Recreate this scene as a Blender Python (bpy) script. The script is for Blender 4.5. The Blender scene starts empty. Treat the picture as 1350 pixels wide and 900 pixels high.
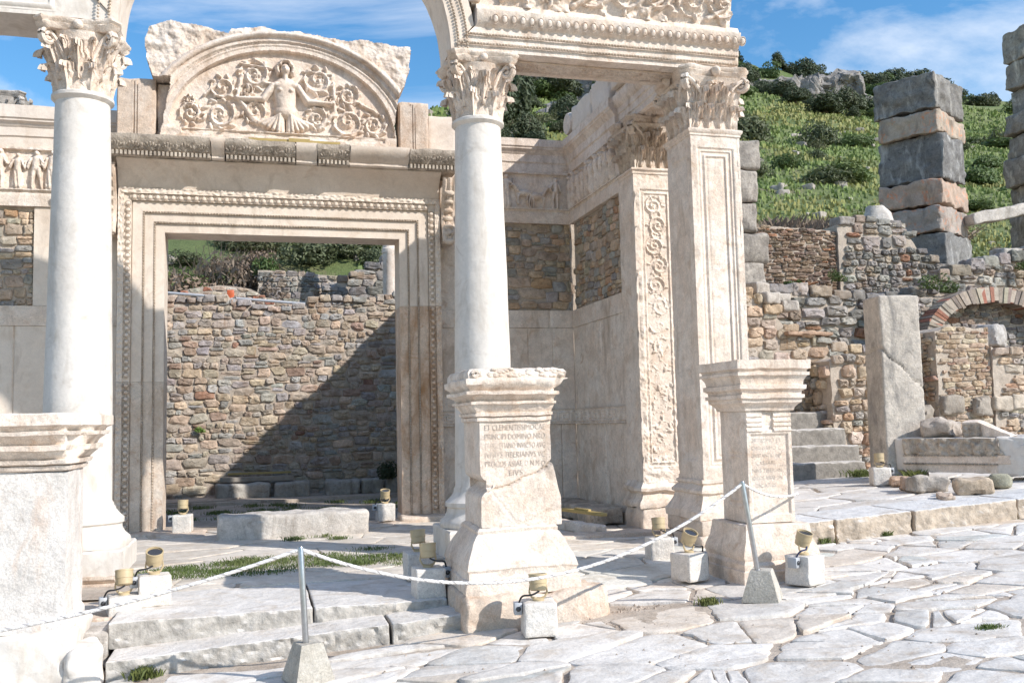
import bpy, math, random
import numpy as np
R=math.radians; PI=math.pi
scene=bpy.context.scene
COL=scene.collection
# ------------------------------------------------------------------ camera model (also used to read positions off at known depths)
F=1243.;PW=1350.;PH=900.
YAW=R(15.1);PIT=R(4.87);ROLL=R(1.30);EYE=1.65
_fw=np.array([math.sin(YAW)*math.cos(PIT),math.cos(YAW)*math.cos(PIT),math.sin(PIT)])
_rt=np.array([math.cos(YAW),-math.sin(YAW),0.]);_up=np.cross(_rt,_fw)
_r2=_rt*math.cos(ROLL)-_up*math.sin(ROLL);_u2=_up*math.cos(ROLL)+_rt*math.sin(ROLL)
CAM=np.array([0,0,EYE])
def ray(px,py): return _fw+_r2*(px-PW/2)/F-_u2*(py-PH/2)/F
def aY(px,py,y): d=ray(px,py);return CAM+d*(y/d[1])
def aZ(px,py,z): d=ray(px,py);return CAM+d*((z-EYE)/d[2])
def aX(px,py,x): d=ray(px,py);return CAM+d*(x/d[0])
def street(x): return .055*(np.clip(x,-12,40)-1.5)
def plat(x): return .5+.05*(np.clip(x,3,40)-6.1)
def aS(px,py,off=0):
    d=ray(px,py);t=(.055*(-1.5)+off-EYE)/(d[2]-.055*d[0]);return CAM+t*d
def aP(px,py):
    d=ray(px,py);t=(.5-.05*6.1-EYE)/(d[2]-.05*d[0]);return CAM+t*d
# ------------------------------------------------------------------ noise
def _h(ix,iy,iz,s):
    n=(ix*374761393+iy*668265263+iz*2147483647+s*974634777)&0xffffffff
    n=((n^(n>>13))*1274126177)&0xffffffff
    n=((n^(n>>16))*2246822519)&0xffffffff
    return ((n^(n>>15))&0xffffff)/8388607.5-1.
def vn(P,sc=1.,seed=0):
    P=np.asarray(P,float)*sc; I=np.floor(P).astype(np.int64); f=P-I; f=f*f*(3-2*f)
    x,y,z=I[...,0],I[...,1],I[...,2]; r=0
    for a in (0,1):
        wa=f[...,0] if a else 1-f[...,0]
        for b in (0,1):
            wb=f[...,1] if b else 1-f[...,1]
            for c in (0,1):
                wc=f[...,2] if c else 1-f[...,2]
                r=r+_h(x+a,y+b,z+c,seed)*wa*wb*wc
    return r
def fbm(P,sc=1.,o=3,seed=0):
    P=np.asarray(P,float); r=0;a=1.
    for k in range(o): r=r+a*vn(P,sc*2**k,seed+k*17); a*=.5
    return r
def n2(u,v,sc=1.,o=3,seed=0):
    u,v=np.broadcast_arrays(np.asarray(u,float),np.asarray(v,float))
    return fbm(np.stack([u,v,np.zeros_like(u)+seed*1.37],-1),sc,o,seed)
# ------------------------------------------------------------------ objects
ORG={}
def tag(o,label=None,cat=None,group=None,kind=None):
    if label:o['label']=label
    if cat:o['category']=cat
    if group:o['group']=group
    if kind:o['kind']=kind
    return o
def thing(name,label,cat,loc=(0,0,0),group=None):
    o=bpy.data.objects.new(name,None);COL.objects.link(o);o.location=loc;o.empty_display_size=.2
    ORG[o]=np.array(loc,float);return tag(o,label,cat,group)
class MB:
    def __init__(s): s.v=[];s.f=[];s.c=[];s.n=0
    def add(s,V,Fs,c=(1,1,1)):
        V=np.asarray(V,float).reshape(-1,3);k=s.n;s.v.append(V);s.n+=len(V)
        if isinstance(Fs,np.ndarray): s.f.extend((Fs+k).tolist())
        else: s.f.extend([[i+k for i in f] for f in Fs])
        c=np.asarray(c,float)
        s.c.append(np.tile(c,(len(V),1)) if c.ndim==1 else c)
    def grid(s,G,c=(1,1,1),wrap=False,flip=False):
        nu,nv=G.shape[:2];I=np.arange(nu*nv).reshape(nu,nv)
        if wrap: I=np.concatenate([I,I[:1]],0)
        a,b,cc,d=I[:-1,:-1],I[1:,:-1],I[1:,1:],I[:-1,1:]
        Q=np.stack([a,b,cc,d],-1).reshape(-1,4)
        if flip:Q=Q[:,::-1]
        s.add(G,Q,c)
    def box(s,x0,x1,y0,y1,z0,z1,c=(1,1,1)):
        V=[(x,y,z) for x in (x0,x1) for y in (y0,y1) for z in (z0,z1)]
        s.add(V,[(0,1,3,2),(4,6,7,5),(0,4,5,1),(2,3,7,6),(0,2,6,4),(1,5,7,3)],c)
    # rounded, chipped block; axes may be given
    def block(s,cen,size,seg=.06,r=.012,amp=.006,sc=6,seed=0,U=(1,0,0),V=(0,1,0),W=(0,0,1),c=(1,1,1),low=0,lim=40):
        size=np.asarray(size,float);h=size/2
        n=np.clip(np.ceil(size/seg).astype(int),2,lim)
        def ax(k):
            t=np.linspace(-1,1,n[k]+1)*h[k]; rr=min(r,h[k]*.4)
            return np.unique(np.concatenate([t[1:-1],[-h[k],-h[k]+rr*.6,h[k]-rr*.6,h[k]]]))
        A=[ax(0),ax(1),ax(2)]
        VV=[];FF=[];k=0
        for i in range(3):
            j,l=(i+1)%3,(i+2)%3
            for sg in (-1,1):
                a,b=np.meshgrid(A[j],A[l],indexing='ij')
                P=np.zeros(a.shape+(3,));P[...,i]=sg*h[i];P[...,j]=a;P[...,l]=b
                nu,nv=a.shape;I=np.arange(nu*nv).reshape(nu,nv)+k;k+=nu*nv
                Q=np.stack([I[:-1,:-1],I[1:,:-1],I[1:,1:],I[:-1,1:]],-1).reshape(-1,4)
                if sg<0:Q=Q[:,::-1]
                VV.append(P.reshape(-1,3));FF.append(Q)
        P=np.concatenate(VV);Q=np.concatenate(FF)
        key=np.round(P*20000).astype(np.int64)
        _,idx,inv=np.unique(key,axis=0,return_index=True,return_inverse=True)
        P=P[idx];Q=inv.reshape(-1)[Q]
        rr=np.minimum(r,h*.4)
        core=np.clip(P,-(h-rr),h-rr);d=P-core;L=np.linalg.norm(d/rr,axis=1,keepdims=True)
        P=np.where(L>0,core+d/np.maximum(L,1e-6),P)
        M=np.array([U,V,W],float)
        Wp=P@M+np.asarray(cen,float)
        nz=np.stack([fbm(Wp,sc,3,seed+q*7) for q in range(3)],-1)*amp
        # chips eat in at the edges
        eb=(np.abs(P)>h-rr*1.5).sum(1)
        ch=np.maximum(0,fbm(Wp,sc*1.7,2,seed+91)-.15)*np.where(eb>=2,1,0.)*min(amp,.016)*3.2
        Pn=P*(1-ch[:,None]/np.maximum(np.linalg.norm(P,axis=1,keepdims=True),.05))
        Wp=Pn@M+np.asarray(cen,float)+nz
        s.add(Wp,Q,c)
    # rectangular loft: profile of (offset,z)
    def loft(s,cx,cy,hx,hy,prof,seg=.05,fn=None,c=(1,1,1),capt=True,capb=False,corner=.006):
        nx=max(2,int(2*hx/seg));ny=max(2,int(2*hy/seg));G=[]
        for (o,z) in prof:
            a,b=hx+o,hy+o;pts=[]
            tx=np.linspace(-1,1,nx+1);ty=np.linspace(-1,1,ny+1)
            tx=tx.copy();ty=ty.copy()
            for t in tx[:-1]:pts.append((t*a,-b))
            for t in ty[:-1]:pts.append((a,t*b))
            for t in tx[:-1]:pts.append((-t*a,b))
            for t in ty[:-1]:pts.append((-a,-t*b))
            P=np.array(pts);P=np.c_[P[:,0]+cx,P[:,1]+cy,np.full(len(P),z)];G.append(P)
        G=np.array(G).transpose(1,0,2)
        if fn is not None:G=fn(G)
        s.grid(G,c,wrap=True)
        if capt:s.add(G[:,-1],[list(range(len(G)))],c)
        if capb:s.add(G[::-1,0],[list(range(len(G)))],c)
    def lathe(s,cx,cy,prof,n=48,fn=None,c=(1,1,1),cap=True):
        a=np.arange(n)*2*PI/n;r=np.array([p[0] for p in prof]);z=np.array([p[1] for p in prof])
        G=np.stack([cx+np.outer(np.cos(a),r),cy+np.outer(np.sin(a),r),np.tile(z,(n,1))],-1)
        if fn is not None:G=fn(G)
        s.grid(G,c,wrap=True)
        if cap:
            s.add(G[:,-1],[list(range(n))],c);s.add(G[::-1,0],[list(range(n))],c)
    # extrude closed profile [(out,z)] from A to B
    def extr(s,prof,A,B,out,seg=.1,fn=None,c=(1,1,1),caps=True):
        A=np.asarray(A,float);B=np.asarray(B,float);out=np.asarray(out,float)
        n=max(1,int(np.linalg.norm(B-A)/seg));pr=np.array(prof,float)
        G=np.array([A+(B-A)*t+pr[:,:1]*out+np.c_[0*pr[:,0],0*pr[:,0],pr[:,1]] for t in np.linspace(0,1,n+1)])
        G=np.concatenate([G,G[:,:1]],1)
        if fn is not None:G=fn(G)
        s.grid(G,c)
        if caps:
            s.add(G[0,:-1][::-1],[list(range(len(pr)))],c);s.add(G[-1,:-1],[list(range(len(pr)))],c)
    def tube(s,path,rad,n=8,c=(1,1,1),cap=True):
        path=np.asarray(path,float);m=len(path);rad=np.broadcast_to(np.asarray(rad,float),(m,))
        T=np.gradient(path,axis=0);T/=np.maximum(np.linalg.norm(T,axis=1,keepdims=True),1e-9)
        ref=np.array([0,0,1.]) if abs(T[:,2]).mean()<.8 else np.array([1.,0,0])
        N=np.cross(T,ref);N/=np.maximum(np.linalg.norm(N,axis=1,keepdims=True),1e-9);B=np.cross(T,N)
        a=np.arange(n)*2*PI/n
        G=path[None]+np.cos(a)[:,None,None]*N[None]*rad[None,:,None]+np.sin(a)[:,None,None]*B[None]*rad[None,:,None]
        s.grid(G,c,wrap=True)
        if cap:s.add(G[:,0],[list(range(n))],c);s.add(G[::-1,-1],[list(range(n))],c)
    def dome(s,cen,U,V,N,ru,rv,prof=((1,0),(.85,.55),(.5,.9),(0,1)),h=.02,n=10,c=(1,1,1)):
        cen=np.asarray(cen,float);U=np.asarray(U,float);V=np.asarray(V,float);N=np.asarray(N,float)
        a=np.arange(n)*2*PI/n;G=[]
        for r,hh in prof:
            r=max(r,.02)
            G.append(cen+np.outer(np.cos(a)*r*ru,U)+np.outer(np.sin(a)*r*rv,V)+N*hh*h)
        s.grid(np.array(G).transpose(1,0,2),c,wrap=True)
    # heightfield panel: origin O, axes U V (unit), normal N
    def relief(s,O,U,V,N,W,H,res,fn,depth=.05,mask=None,c=(1,1,1),cfn=None):
        O=np.asarray(O,float);U=np.asarray(U,float);V=np.asarray(V,float);N=np.asarray(N,float)
        nu=max(2,int(round(W/res)));nv=max(2,int(round(H/res)))
        u,v=np.meshgrid(np.linspace(0,W,nu+1),np.linspace(0,H,nv+1),indexing='ij')
        h=fn(u,v)+0*u
        G=O+u[...,None]*U+v[...,None]*V+h[...,None]*N
        I=np.arange((nu+1)*(nv+1)).reshape(nu+1,nv+1)
        keep=np.ones((nu,nv),bool)
        if mask is not None: keep=mask((u[:-1,:-1]+u[1:,1:])/2,(v[:-1,:-1]+v[1:,1:])/2)
        Q=np.stack([I[:-1,:-1],I[1:,:-1],I[1:,1:],I[:-1,1:]],-1)[keep]
        B=O+u[...,None]*U+v[...,None]*V-depth*N
        col=c if cfn is None else cfn(u,v,h).reshape(-1,3)
        Vt=np.concatenate([G.reshape(-1,3),B.reshape(-1,3)]);nn=len(Vt)//2
        K=np.pad(keep,1);S=[]
        for (di,dj,e) in ((-1,0,((0,0),(0,1))),(1,0,((1,1),(1,0))),(0,-1,((1,0),(0,0))),(0,1,((0,1),(1,1)))):
            m=keep&~K[1+di:1+di+nu,1+dj:1+dj+nv]
            i,j=np.nonzero(m)
            if len(i):
                a=I[i+e[0][0],j+e[0][1]];b=I[i+e[1][0],j+e[1][1]]
                S.append(np.stack([a,b,b+nn,a+nn],-1))
        Q=np.concatenate([Q]+S)
        cc=np.asarray(col,float)
        if cc.ndim==2: cc=np.concatenate([cc,cc])
        s.add(Vt,Q,cc)
    def build(s,name,mat,parent=None,ang=35,fn=None,flat=False):
        V=np.concatenate(s.v)
        if fn is not None:V=fn(V)
        org=ORG.get(parent,np.zeros(3));V=V-org
        me=bpy.data.meshes.new(name);me.from_pydata(V.tolist(),[],s.f)
        C=np.concatenate(s.c);at=me.color_attributes.new('Col','FLOAT_COLOR','POINT')
        at.data.foreach_set('color',np.c_[C,np.ones(len(C))].astype(np.float32).ravel())
        me.validate();me.update()
        if not flat:
            me.polygons.foreach_set('use_smooth',np.ones(len(me.polygons),bool))
            if ang: me.set_sharp_from_angle(angle=R(ang))
        me.materials.append(mat)
        o=bpy.data.objects.new(name,me);COL.objects.link(o)
        if parent is not None:o.parent=parent
        ORG[o]=org;return o
def solo(name,mb,mat,label,cat,group=None,kind=None,loc=None,**k):
    if loc is not None:
        e=object.__new__(MB);pass
    o=mb.build(name,mat,None,**k)
    return tag(o,label,cat,group,kind)
def jit(amp,sc=5,seed=0,o=3):
    def fn(G):
        return G+np.stack([fbm(G,sc,o,seed+q*13) for q in range(3)],-1)*amp
    return fn
# ------------------------------------------------------------------ materials
def newmat(name):
    m=bpy.data.materials.new(name);m.use_nodes=True;nt=m.node_tree;nt.nodes.clear();return m,nt
def nd(nt,t,**k):
    n=nt.nodes.new(t)
    for a,b in k.items():
        if a.startswith('_'): setattr(n,a[1:],b)
        else: n.inputs[a.replace('_',' ')].default_value=b
    return n
def rgb(c): return (c[0],c[1],c[2],1)
def mixc(nt,a,b,fac,mode='MIX'):
    n=nt.nodes.new('ShaderNodeMix');n.data_type='RGBA';n.blend_type=mode
    for i,x in ((0,fac),(6,a),(7,b)):
        if hasattr(x,'is_linked') or hasattr(x,'links'): nt.links.new(x,n.inputs[i])
        else: n.inputs[i].default_value=x if i==0 else rgb(x)
    return n.outputs[2]
def noise(nt,vec,sc,det=5,rough=.55,dist=0):
    n=nd(nt,'ShaderNodeTexNoise',Scale=sc,Detail=det,Roughness=rough,Distortion=dist)
    nt.links.new(vec,n.inputs['Vector']);return n.outputs[0]
def ramp(nt,x,a,b,lo=0.,hi=1.):
    n=nd(nt,'ShaderNodeMapRange');nt.links.new(x,n.inputs[0])
    for i,v in ((1,a),(2,b),(3,lo),(4,hi)):n.inputs[i].default_value=v
    return n.outputs[0]
def stone(name,c1,c2,c3=None,sc=1.5,rough=.75,bump=.5,bs=30,stain=None,stf=.5,vcol=False,pit=.3,speck=.25,coarse=.4,mott=.11,riser=None,bd=1.):
    m,nt=newmat(name);L=nt.links
    out=nd(nt,'ShaderNodeOutputMaterial');b=nd(nt,'ShaderNodeBsdfPrincipled')
    L.new(b.outputs[0],out.inputs[0]);tc=nd(nt,'ShaderNodeTexCoord');geo=nd(nt,'ShaderNodeNewGeometry')
    P=geo.outputs['Position']
    col=mixc(nt,c1,c2,ramp(nt,noise(nt,P,sc,4,.6,.4),.36,.64))
    if c3: col=mixc(nt,col,c3,ramp(nt,noise(nt,P,sc*2.7,5,.65,1.2),.54,.74))
    # veins / fine speckle
    sp=ramp(nt,noise(nt,P,90,2,.7),.3,.75,1+speck*.5,1-speck)
    for q in (sp,ramp(nt,noise(nt,P,7,4,.62,.6),.32,.68,1-mott,1+mott),ramp(nt,noise(nt,P,26,3,.65),.3,.7,1-mott*.8,1+mott*.8)):
        n=nd(nt,'ShaderNodeMix',_data_type='RGBA',_blend_type='MULTIPLY');n.inputs[0].default_value=1
        L.new(col,n.inputs[6]);L.new(q,n.inputs[7]);col=n.outputs[2]
    if stain: 
        sx=nd(nt,'ShaderNodeMapping');sx.inputs['Scale'].default_value=(1.2,1.2,.35);L.new(P,sx.inputs[0])
        s1=ramp(nt,noise(nt,sx.outputs[0],2.6,6,.68,.8),.60-.14*stf,.82-.1*stf)
        col=mixc(nt,col,stain,s1)
    if vcol:
        a=nd(nt,'ShaderNodeAttribute',_attribute_name='Col');col=mixc(nt,col,a.outputs[0],1.,'MULTIPLY')
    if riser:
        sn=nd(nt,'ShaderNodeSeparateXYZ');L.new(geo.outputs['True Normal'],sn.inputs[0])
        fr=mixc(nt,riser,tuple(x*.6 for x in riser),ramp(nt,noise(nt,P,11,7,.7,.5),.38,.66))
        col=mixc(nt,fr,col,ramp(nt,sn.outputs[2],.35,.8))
    L.new(col,b.inputs['Base Color'])
    b.inputs['Roughness'].default_value=rough;b.inputs['Specular IOR Level'].default_value=.3
    b1=nd(nt,'ShaderNodeBump',Strength=bump,Distance=.012*bd);L.new(noise(nt,P,bs,4,.7),b1.inputs['Height'])
    b2=nd(nt,'ShaderNodeBump',Strength=coarse,Distance=.035*bd);L.new(noise(nt,P,bs*.22,3,.6),b2.inputs['Height']);L.new(b1.outputs[0],b2.inputs['Normal'])
    if pit>=.5:
        v=nd(nt,'ShaderNodeTexVoronoi',Scale=bs*2.2);L.new(P,v.inputs['Vector'])
        pr=ramp(nt,v.outputs[0],.0,.22,0,1)
        b3=nd(nt,'ShaderNodeBump',Strength=pit,Distance=.004);L.new(pr,b3.inputs['Height']);L.new(b2.outputs[0],b3.inputs['Normal']);L.new(b3.outputs[0],b.inputs['Normal'])
    else: L.new(b2.outputs[0],b.inputs['Normal'])
    return m
def plain(name,c,rough=.5,metal=0,bump=0,c2=None,sc=8):
    m,nt=newmat(name);out=nd(nt,'ShaderNodeOutputMaterial');b=nd(nt,'ShaderNodeBsdfPrincipled',Roughness=rough,Metallic=metal)
    nt.links.new(b.outputs[0],out.inputs[0]);geo=nd(nt,'ShaderNodeNewGeometry');P=geo.outputs['Position']
    c2=c2 or tuple(x*.8 for x in c)
    nt.links.new(mixc(nt,c,c2,ramp(nt,noise(nt,P,sc,5),.35,.65)),b.inputs['Base Color'])
    if bump:
        b1=nd(nt,'ShaderNodeBump',Strength=bump,Distance=.004);nt.links.new(noise(nt,P,60,5),b1.inputs['Height']);nt.links.new(b1.outputs[0],b.inputs['Normal'])
    return m
def leafmat(name,c1,c2,trans=.3,sc=.8):
    m,nt=newmat(name);out=nd(nt,'ShaderNodeOutputMaterial');geo=nd(nt,'ShaderNodeNewGeometry')
    d=nd(nt,'ShaderNodeBsdfPrincipled',Roughness=.65);t=nd(nt,'ShaderNodeBsdfTranslucent');mx=nd(nt,'ShaderNodeMixShader');mx.inputs[0].default_value=trans
    oi=nd(nt,'ShaderNodeObjectInfo')
    a=nd(nt,'ShaderNodeAttribute',_attribute_name='Col')
    c=mixc(nt,c1,c2,ramp(nt,noise(nt,geo.outputs['Position'],sc,3),.35,.65))
    c=mixc(nt,c,a.outputs[0],1.,'MULTIPLY')
    c=mixc(nt,c,(c2[0]*1.2,c2[1]*1.0,c2[2]*.9),ramp(nt,oi.outputs['Random'],0,1,0,.6))
    nt.links.new(c,d.inputs['Base Color']);nt.links.new(c,t.inputs[0])
    nt.links.new(d.outputs[0],mx.inputs[1]);nt.links.new(t.outputs[0],mx.inputs[2]);nt.links.new(mx.outputs[0],out.inputs[0]);return m
M={}
M['marble']=stone('weathered_marble',(.71,.575,.465),(.79,.69,.595),(.60,.44,.32),1.8,.75,.6,34,(.40,.30,.22),.45)
M['marblew']=stone('white_marble',(.665,.605,.54),(.725,.67,.61),(.54,.48,.415),1.1,.65,.25,18,(.50,.43,.355),.6,pit=0,speck=.05,mott=.05,coarse=.3)
M['marblep']=stone('restored_marble',(.69,.575,.47),(.75,.655,.56),(.62,.50,.395),1.0,.7,.25,40,(.48,.39,.31),.3,pit=.1,speck=.1,coarse=.15,mott=.05)
M['marbler']=stone('stained_marble',(.60,.475,.37),(.68,.58,.485),(.51,.355,.25),2.2,.75,.6,34,(.40,.27,.18),.5)
M['dirtym']=stone('lichened_marble',(.41,.345,.28),(.60,.52,.43),(.22,.18,.145),3.5,.85,.8,40,(.13,.105,.085),.6)
M['rough']=stone('rough_limestone',(.47,.425,.38),(.63,.58,.525),(.35,.30,.25),3,.85,.9,30,(.22,.18,.14),.5,vcol=True,pit=.5)
M['paving']=stone('paving_marble',(.665,.62,.57),(.75,.71,.665),(.555,.52,.485),1.3,.6,.6,22,(.48,.395,.31),.7,vcol=True,pit=.3,speck=.15,mott=.09,coarse=.5)
M['rubble']=stone('rubble_stone',(.95,.93,.9),(1.0,1.0,1.0),(.72,.66,.60),7,.85,1,38,(.62,.50,.40),.6,vcol=True,pit=.4,mott=.16)
M['mortar']=stone('earth_mortar',(.46,.38,.305),(.53,.45,.37),(.37,.295,.23),4,.95,1.,40,None,pit=.5)
M['greyblock']=stone('grey_block_stone',(.175,.165,.155),(.26,.25,.235),(.09,.085,.085),2.2,.85,1,22,(.58,.56,.52),.45,vcol=True,pit=.5,mott=.2)
M['dirt']=stone('dusty_earth',(.42,.34,.27),(.52,.44,.36),(.33,.26,.2),2.,.95,.9,30,(.24,.18,.13),.3,pit=.5)
M['brick']=stone('brick_tiles',(.9,.9,.9),(1,1,1),(.7,.66,.62),6,.9,.8,40,None,vcol=True,pit=.4)
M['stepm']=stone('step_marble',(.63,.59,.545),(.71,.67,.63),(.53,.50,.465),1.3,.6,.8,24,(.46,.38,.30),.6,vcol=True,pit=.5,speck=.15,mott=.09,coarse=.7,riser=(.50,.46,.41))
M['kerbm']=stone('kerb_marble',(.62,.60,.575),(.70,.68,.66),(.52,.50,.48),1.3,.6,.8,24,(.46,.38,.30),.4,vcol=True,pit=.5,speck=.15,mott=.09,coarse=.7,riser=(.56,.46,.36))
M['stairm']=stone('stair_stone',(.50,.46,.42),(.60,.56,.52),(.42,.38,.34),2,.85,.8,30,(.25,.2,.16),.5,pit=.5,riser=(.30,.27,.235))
M['concrete']=stone('cast_concrete',(.42,.38,.32),(.50,.46,.40),(.34,.31,.26),6,.85,.5,60,None,pit=.6)
M['jambm']=stone('ochre_stained_marble',(.64,.47,.345),(.70,.56,.44),(.54,.32,.185),2.6,.8,.6,40,(.34,.185,.09),1.,mott=.14)
M['lampblock']=stone('travertine_cube',(.66,.605,.54),(.72,.67,.61),(.6,.54,.48),4,.7,.4,50,None,pit=.5)
M['lamp']=plain('beige_lamp_enamel',(.52,.41,.245),.5,.0,.1,(.45,.35,.21))
M['lens']=plain('dark_lens',(.05,.05,.055),.15)
M['cable']=plain('black_cable',(.015,.016,.02),.5)
M['bluecable']=plain('blue_cable',(.02,.03,.09),.4)
M['socket']=plain('grey_socket_box',(.45,.46,.48),.5)
M['steel']=plain('brushed_steel',(.5,.5,.51),.3,.95,.1,(.42,.42,.43),30)
M['rope']=stone('white_rope',(.8,.78,.76),(.9,.88,.86),None,10,.9,.6,120,None,vcol=True,pit=0)
M['letters']=plain('worn_letters_cut_shade',(.52,.43,.36),.9,0,.3,(.61,.53,.45),14)  # raised letters: pinkish paint residue, darkened to stand in for shade in cuts
M['yellow']=plain('yellow_fixture',(.45,.33,.12),.5)
M['wood']=plain('grey_plank',(.36,.32,.27),.8,0,.5,(.28,.24,.2))
M['orange']=plain('orange_post_paint',(.62,.13,.04),.5)
M['grass']=leafmat('grass_blades',(.10,.15,.035),(.17,.20,.07),.3,1.5)
M['hillgrass']=leafmat('hill_grass_blades',(.125,.20,.05),(.20,.245,.085),.15,.4)
M['leaf']=leafmat('shrub_leaves',(.06,.115,.03),(.11,.16,.05),.25,.7)
M['leafd']=leafmat('dark_tree_leaves',(.045,.07,.032),(.075,.10,.05),.2,.5)
M['leafo']=leafmat('olive_shrub_leaves',(.09,.115,.05),(.14,.16,.085),.25,.5)
M['dry']=leafmat('dry_twigs',(.17,.13,.095),(.24,.19,.14),.15,.8)
M['bark']=plain('bark',(.12,.095,.07),.9,0,.6)
M['cliff']=stone('cliff_rock',(.20,.19,.18),(.33,.31,.29),(.20,.15,.115),.5,.9,1,1.2,(.12,.10,.085),.7,pit=.3,coarse=1,bd=20)
M['bead']=stone('dirty_carving',(.50,.39,.29),(.62,.52,.42),(.36,.25,.17),6,.8,.5,60,None,pit=.2,mott=.15)
M['rustblock']=stone('rust_stained_block',(.30,.27,.25),(.37,.33,.30),(.58,.20,.07),1.4,.85,.9,22,(.13,.12,.115),.5,vcol=True,pit=.5)
# ------------------------------------------------------------------ relief fields
def cap_(u,v,x0,y0,x1,y1,r0,r1,h):
    dx,dy=x1-x0,y1-y0;L=dx*dx+dy*dy+1e-9;t=np.clip(((u-x0)*dx+(v-y0)*dy)/L,0,1)
    d=np.hypot(u-x0-t*dx,v-y0-t*dy);r=r0+(r1-r0)*t
    return h*np.sqrt(np.clip(1-(d/r)**2,0,1))
def bl(u,v,cx,cy,rx,ry,h,a=0):
    x=(u-cx)*math.cos(a)+(v-cy)*math.sin(a);y=-(u-cx)*math.sin(a)+(v-cy)*math.cos(a)
    return h*np.sqrt(np.clip(1-(x/rx)**2-(y/ry)**2,0,1))
def spiral(u,v,cx,cy,R0,turns,w,h,hand=1,ph=0):
    x,y=u-cx,(v-cy)*hand;r=np.hypot(x,y);th=np.arctan2(y,x)+ph
    p=R0/turns;k=(r/p-th/(2*PI));d=np.abs(k-np.round(k))*p
    wv=w*(.75+.55*np.abs(np.sin(th*4.5+r/R0*5)))
    H=h*np.clip(1-(d/wv)**2,0,1)**.7*(r<R0*1.05)*(.8+.2*np.cos(d/wv*7))
    return H
def rosette(u,v,cx,cy,R0,h,n=5):
    x,y=u-cx,v-cy;r=np.hypot(x,y)/R0;th=np.arctan2(y,x)
    pet=.62+.38*np.abs(np.cos(th*n/2))
    H=h*np.sqrt(np.clip(1-(r/pet)**2,0,1))*(.55+.45*np.cos(r*7))
    return np.maximum(H,0)
def scrolls(u,v,W,H,n,h,seed=0,y0=0,x0=0):
    o=np.zeros(np.broadcast(u,v).shape);pw=W/n
    for i in range(n):
        cx=x0+(i+.5)*pw;s=1 if i%2 else -1
        o=np.maximum(o,spiral(u,v,cx,y0+H*.5,min(pw,H)*.46,1.6,.10*H*.55,h,s,i*1.3))
        o=np.maximum(o,rosette(u,v,cx,y0+H*.5,min(pw,H)*.2,h*1.2,5))
        o=np.maximum(o,cap_(u,v,cx-pw*.5,y0+H*(.5+s*.4),cx+pw*.1,y0+H*(.5+s*.1),H*.07,H*.04,h*.8))
        for k in range(4):
            a=k*1.7+i;o=np.maximum(o,bl(u,v,cx+math.cos(a)*pw*.46,y0+H*.5+math.sin(a)*H*.42,H*.11,H*.055,h*.8,a))
    return o
def person(u,v,x,y,h,dep,rng,drap=True):
    """one draped relief figure standing at x, feet at y, height h"""
    s=h;o=np.zeros(np.broadcast(u,v).shape);ln=rng.uniform(-.05,.05)*s
    hx=x+ln
    o=np.maximum(o,bl(u,v,hx,y+.91*s,.062*s,.08*s,dep*1.15))
    o=np.maximum(o,cap_(u,v,x+ln*.8,y+.76*s,x,y+.52*s,.125*s,.09*s,dep))
    hipx=x+rng.uniform(-.02,.02)*s
    if drap:
        b=cap_(u,v,x,y+.55*s,hipx,y+.1*s,.11*s,.155*s,dep*.95)
        o=np.maximum(o,b*(1-.22*(1+np.sin((u-x)*75/s*.9+v*6/s))/2*np.clip(1.3-(v-y)/s*1.2,0,1)))
    else:
        for sd in (-1,1):
            kx=hipx+sd*rng.uniform(.05,.10)*s
            o=np.maximum(o,cap_(u,v,hipx+sd*.045*s,y+.52*s,kx,y+.28*s,.075*s,.055*s,dep*.9))
            o=np.maximum(o,cap_(u,v,kx,y+.28*s,kx+rng.uniform(-.06,.04)*s,y+.03*s,.05*s,.035*s,dep*.8))
    for sd in (-1,1):
        ex=x+sd*rng.uniform(.15,.22)*s;ey=y+rng.uniform(.52,.66)*s
        o=np.maximum(o,cap_(u,v,x+sd*.10*s,y+.77*s,ex,ey,.045*s,.036*s,dep*.9))
        o=np.maximum(o,cap_(u,v,ex,ey,ex+sd*rng.uniform(-.13,.12)*s,ey+rng.uniform(-.12,.22)*s,.036*s,.026*s,dep*.85))
    return o
def beast(u,v,x,y,s,dep,hand=1):
    X=(u-x)*hand;o=bl(X,v,0,y+.52*s,.40*s,.17*s,dep)
    o=np.maximum(o,cap_(X,v,.3*s,y+.6*s,.5*s,y+.9*s,.11*s,.07*s,dep))
    o=np.maximum(o,cap_(X,v,.48*s,y+.92*s,.66*s,y+.84*s,.065*s,.04*s,dep))
    for lx,k in ((-.32,-.06),(-.2,.05),(.22,.1),(.33,-.04)):
        o=np.maximum(o,cap_(X,v,lx*s,y+.45*s,(lx+k)*s,y+.22*s,.07*s,.04*s,dep*.85))
        o=np.maximum(o,cap_(X,v,(lx+k)*s,y+.22*s,(lx+k*.4)*s,y+.0*s,.035*s,.028*s,dep*.8))
    o=np.maximum(o,cap_(X,v,-.38*s,y+.58*s,-.52*s,y+.3*s,.035*s,.02*s,dep*.7));return o
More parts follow.
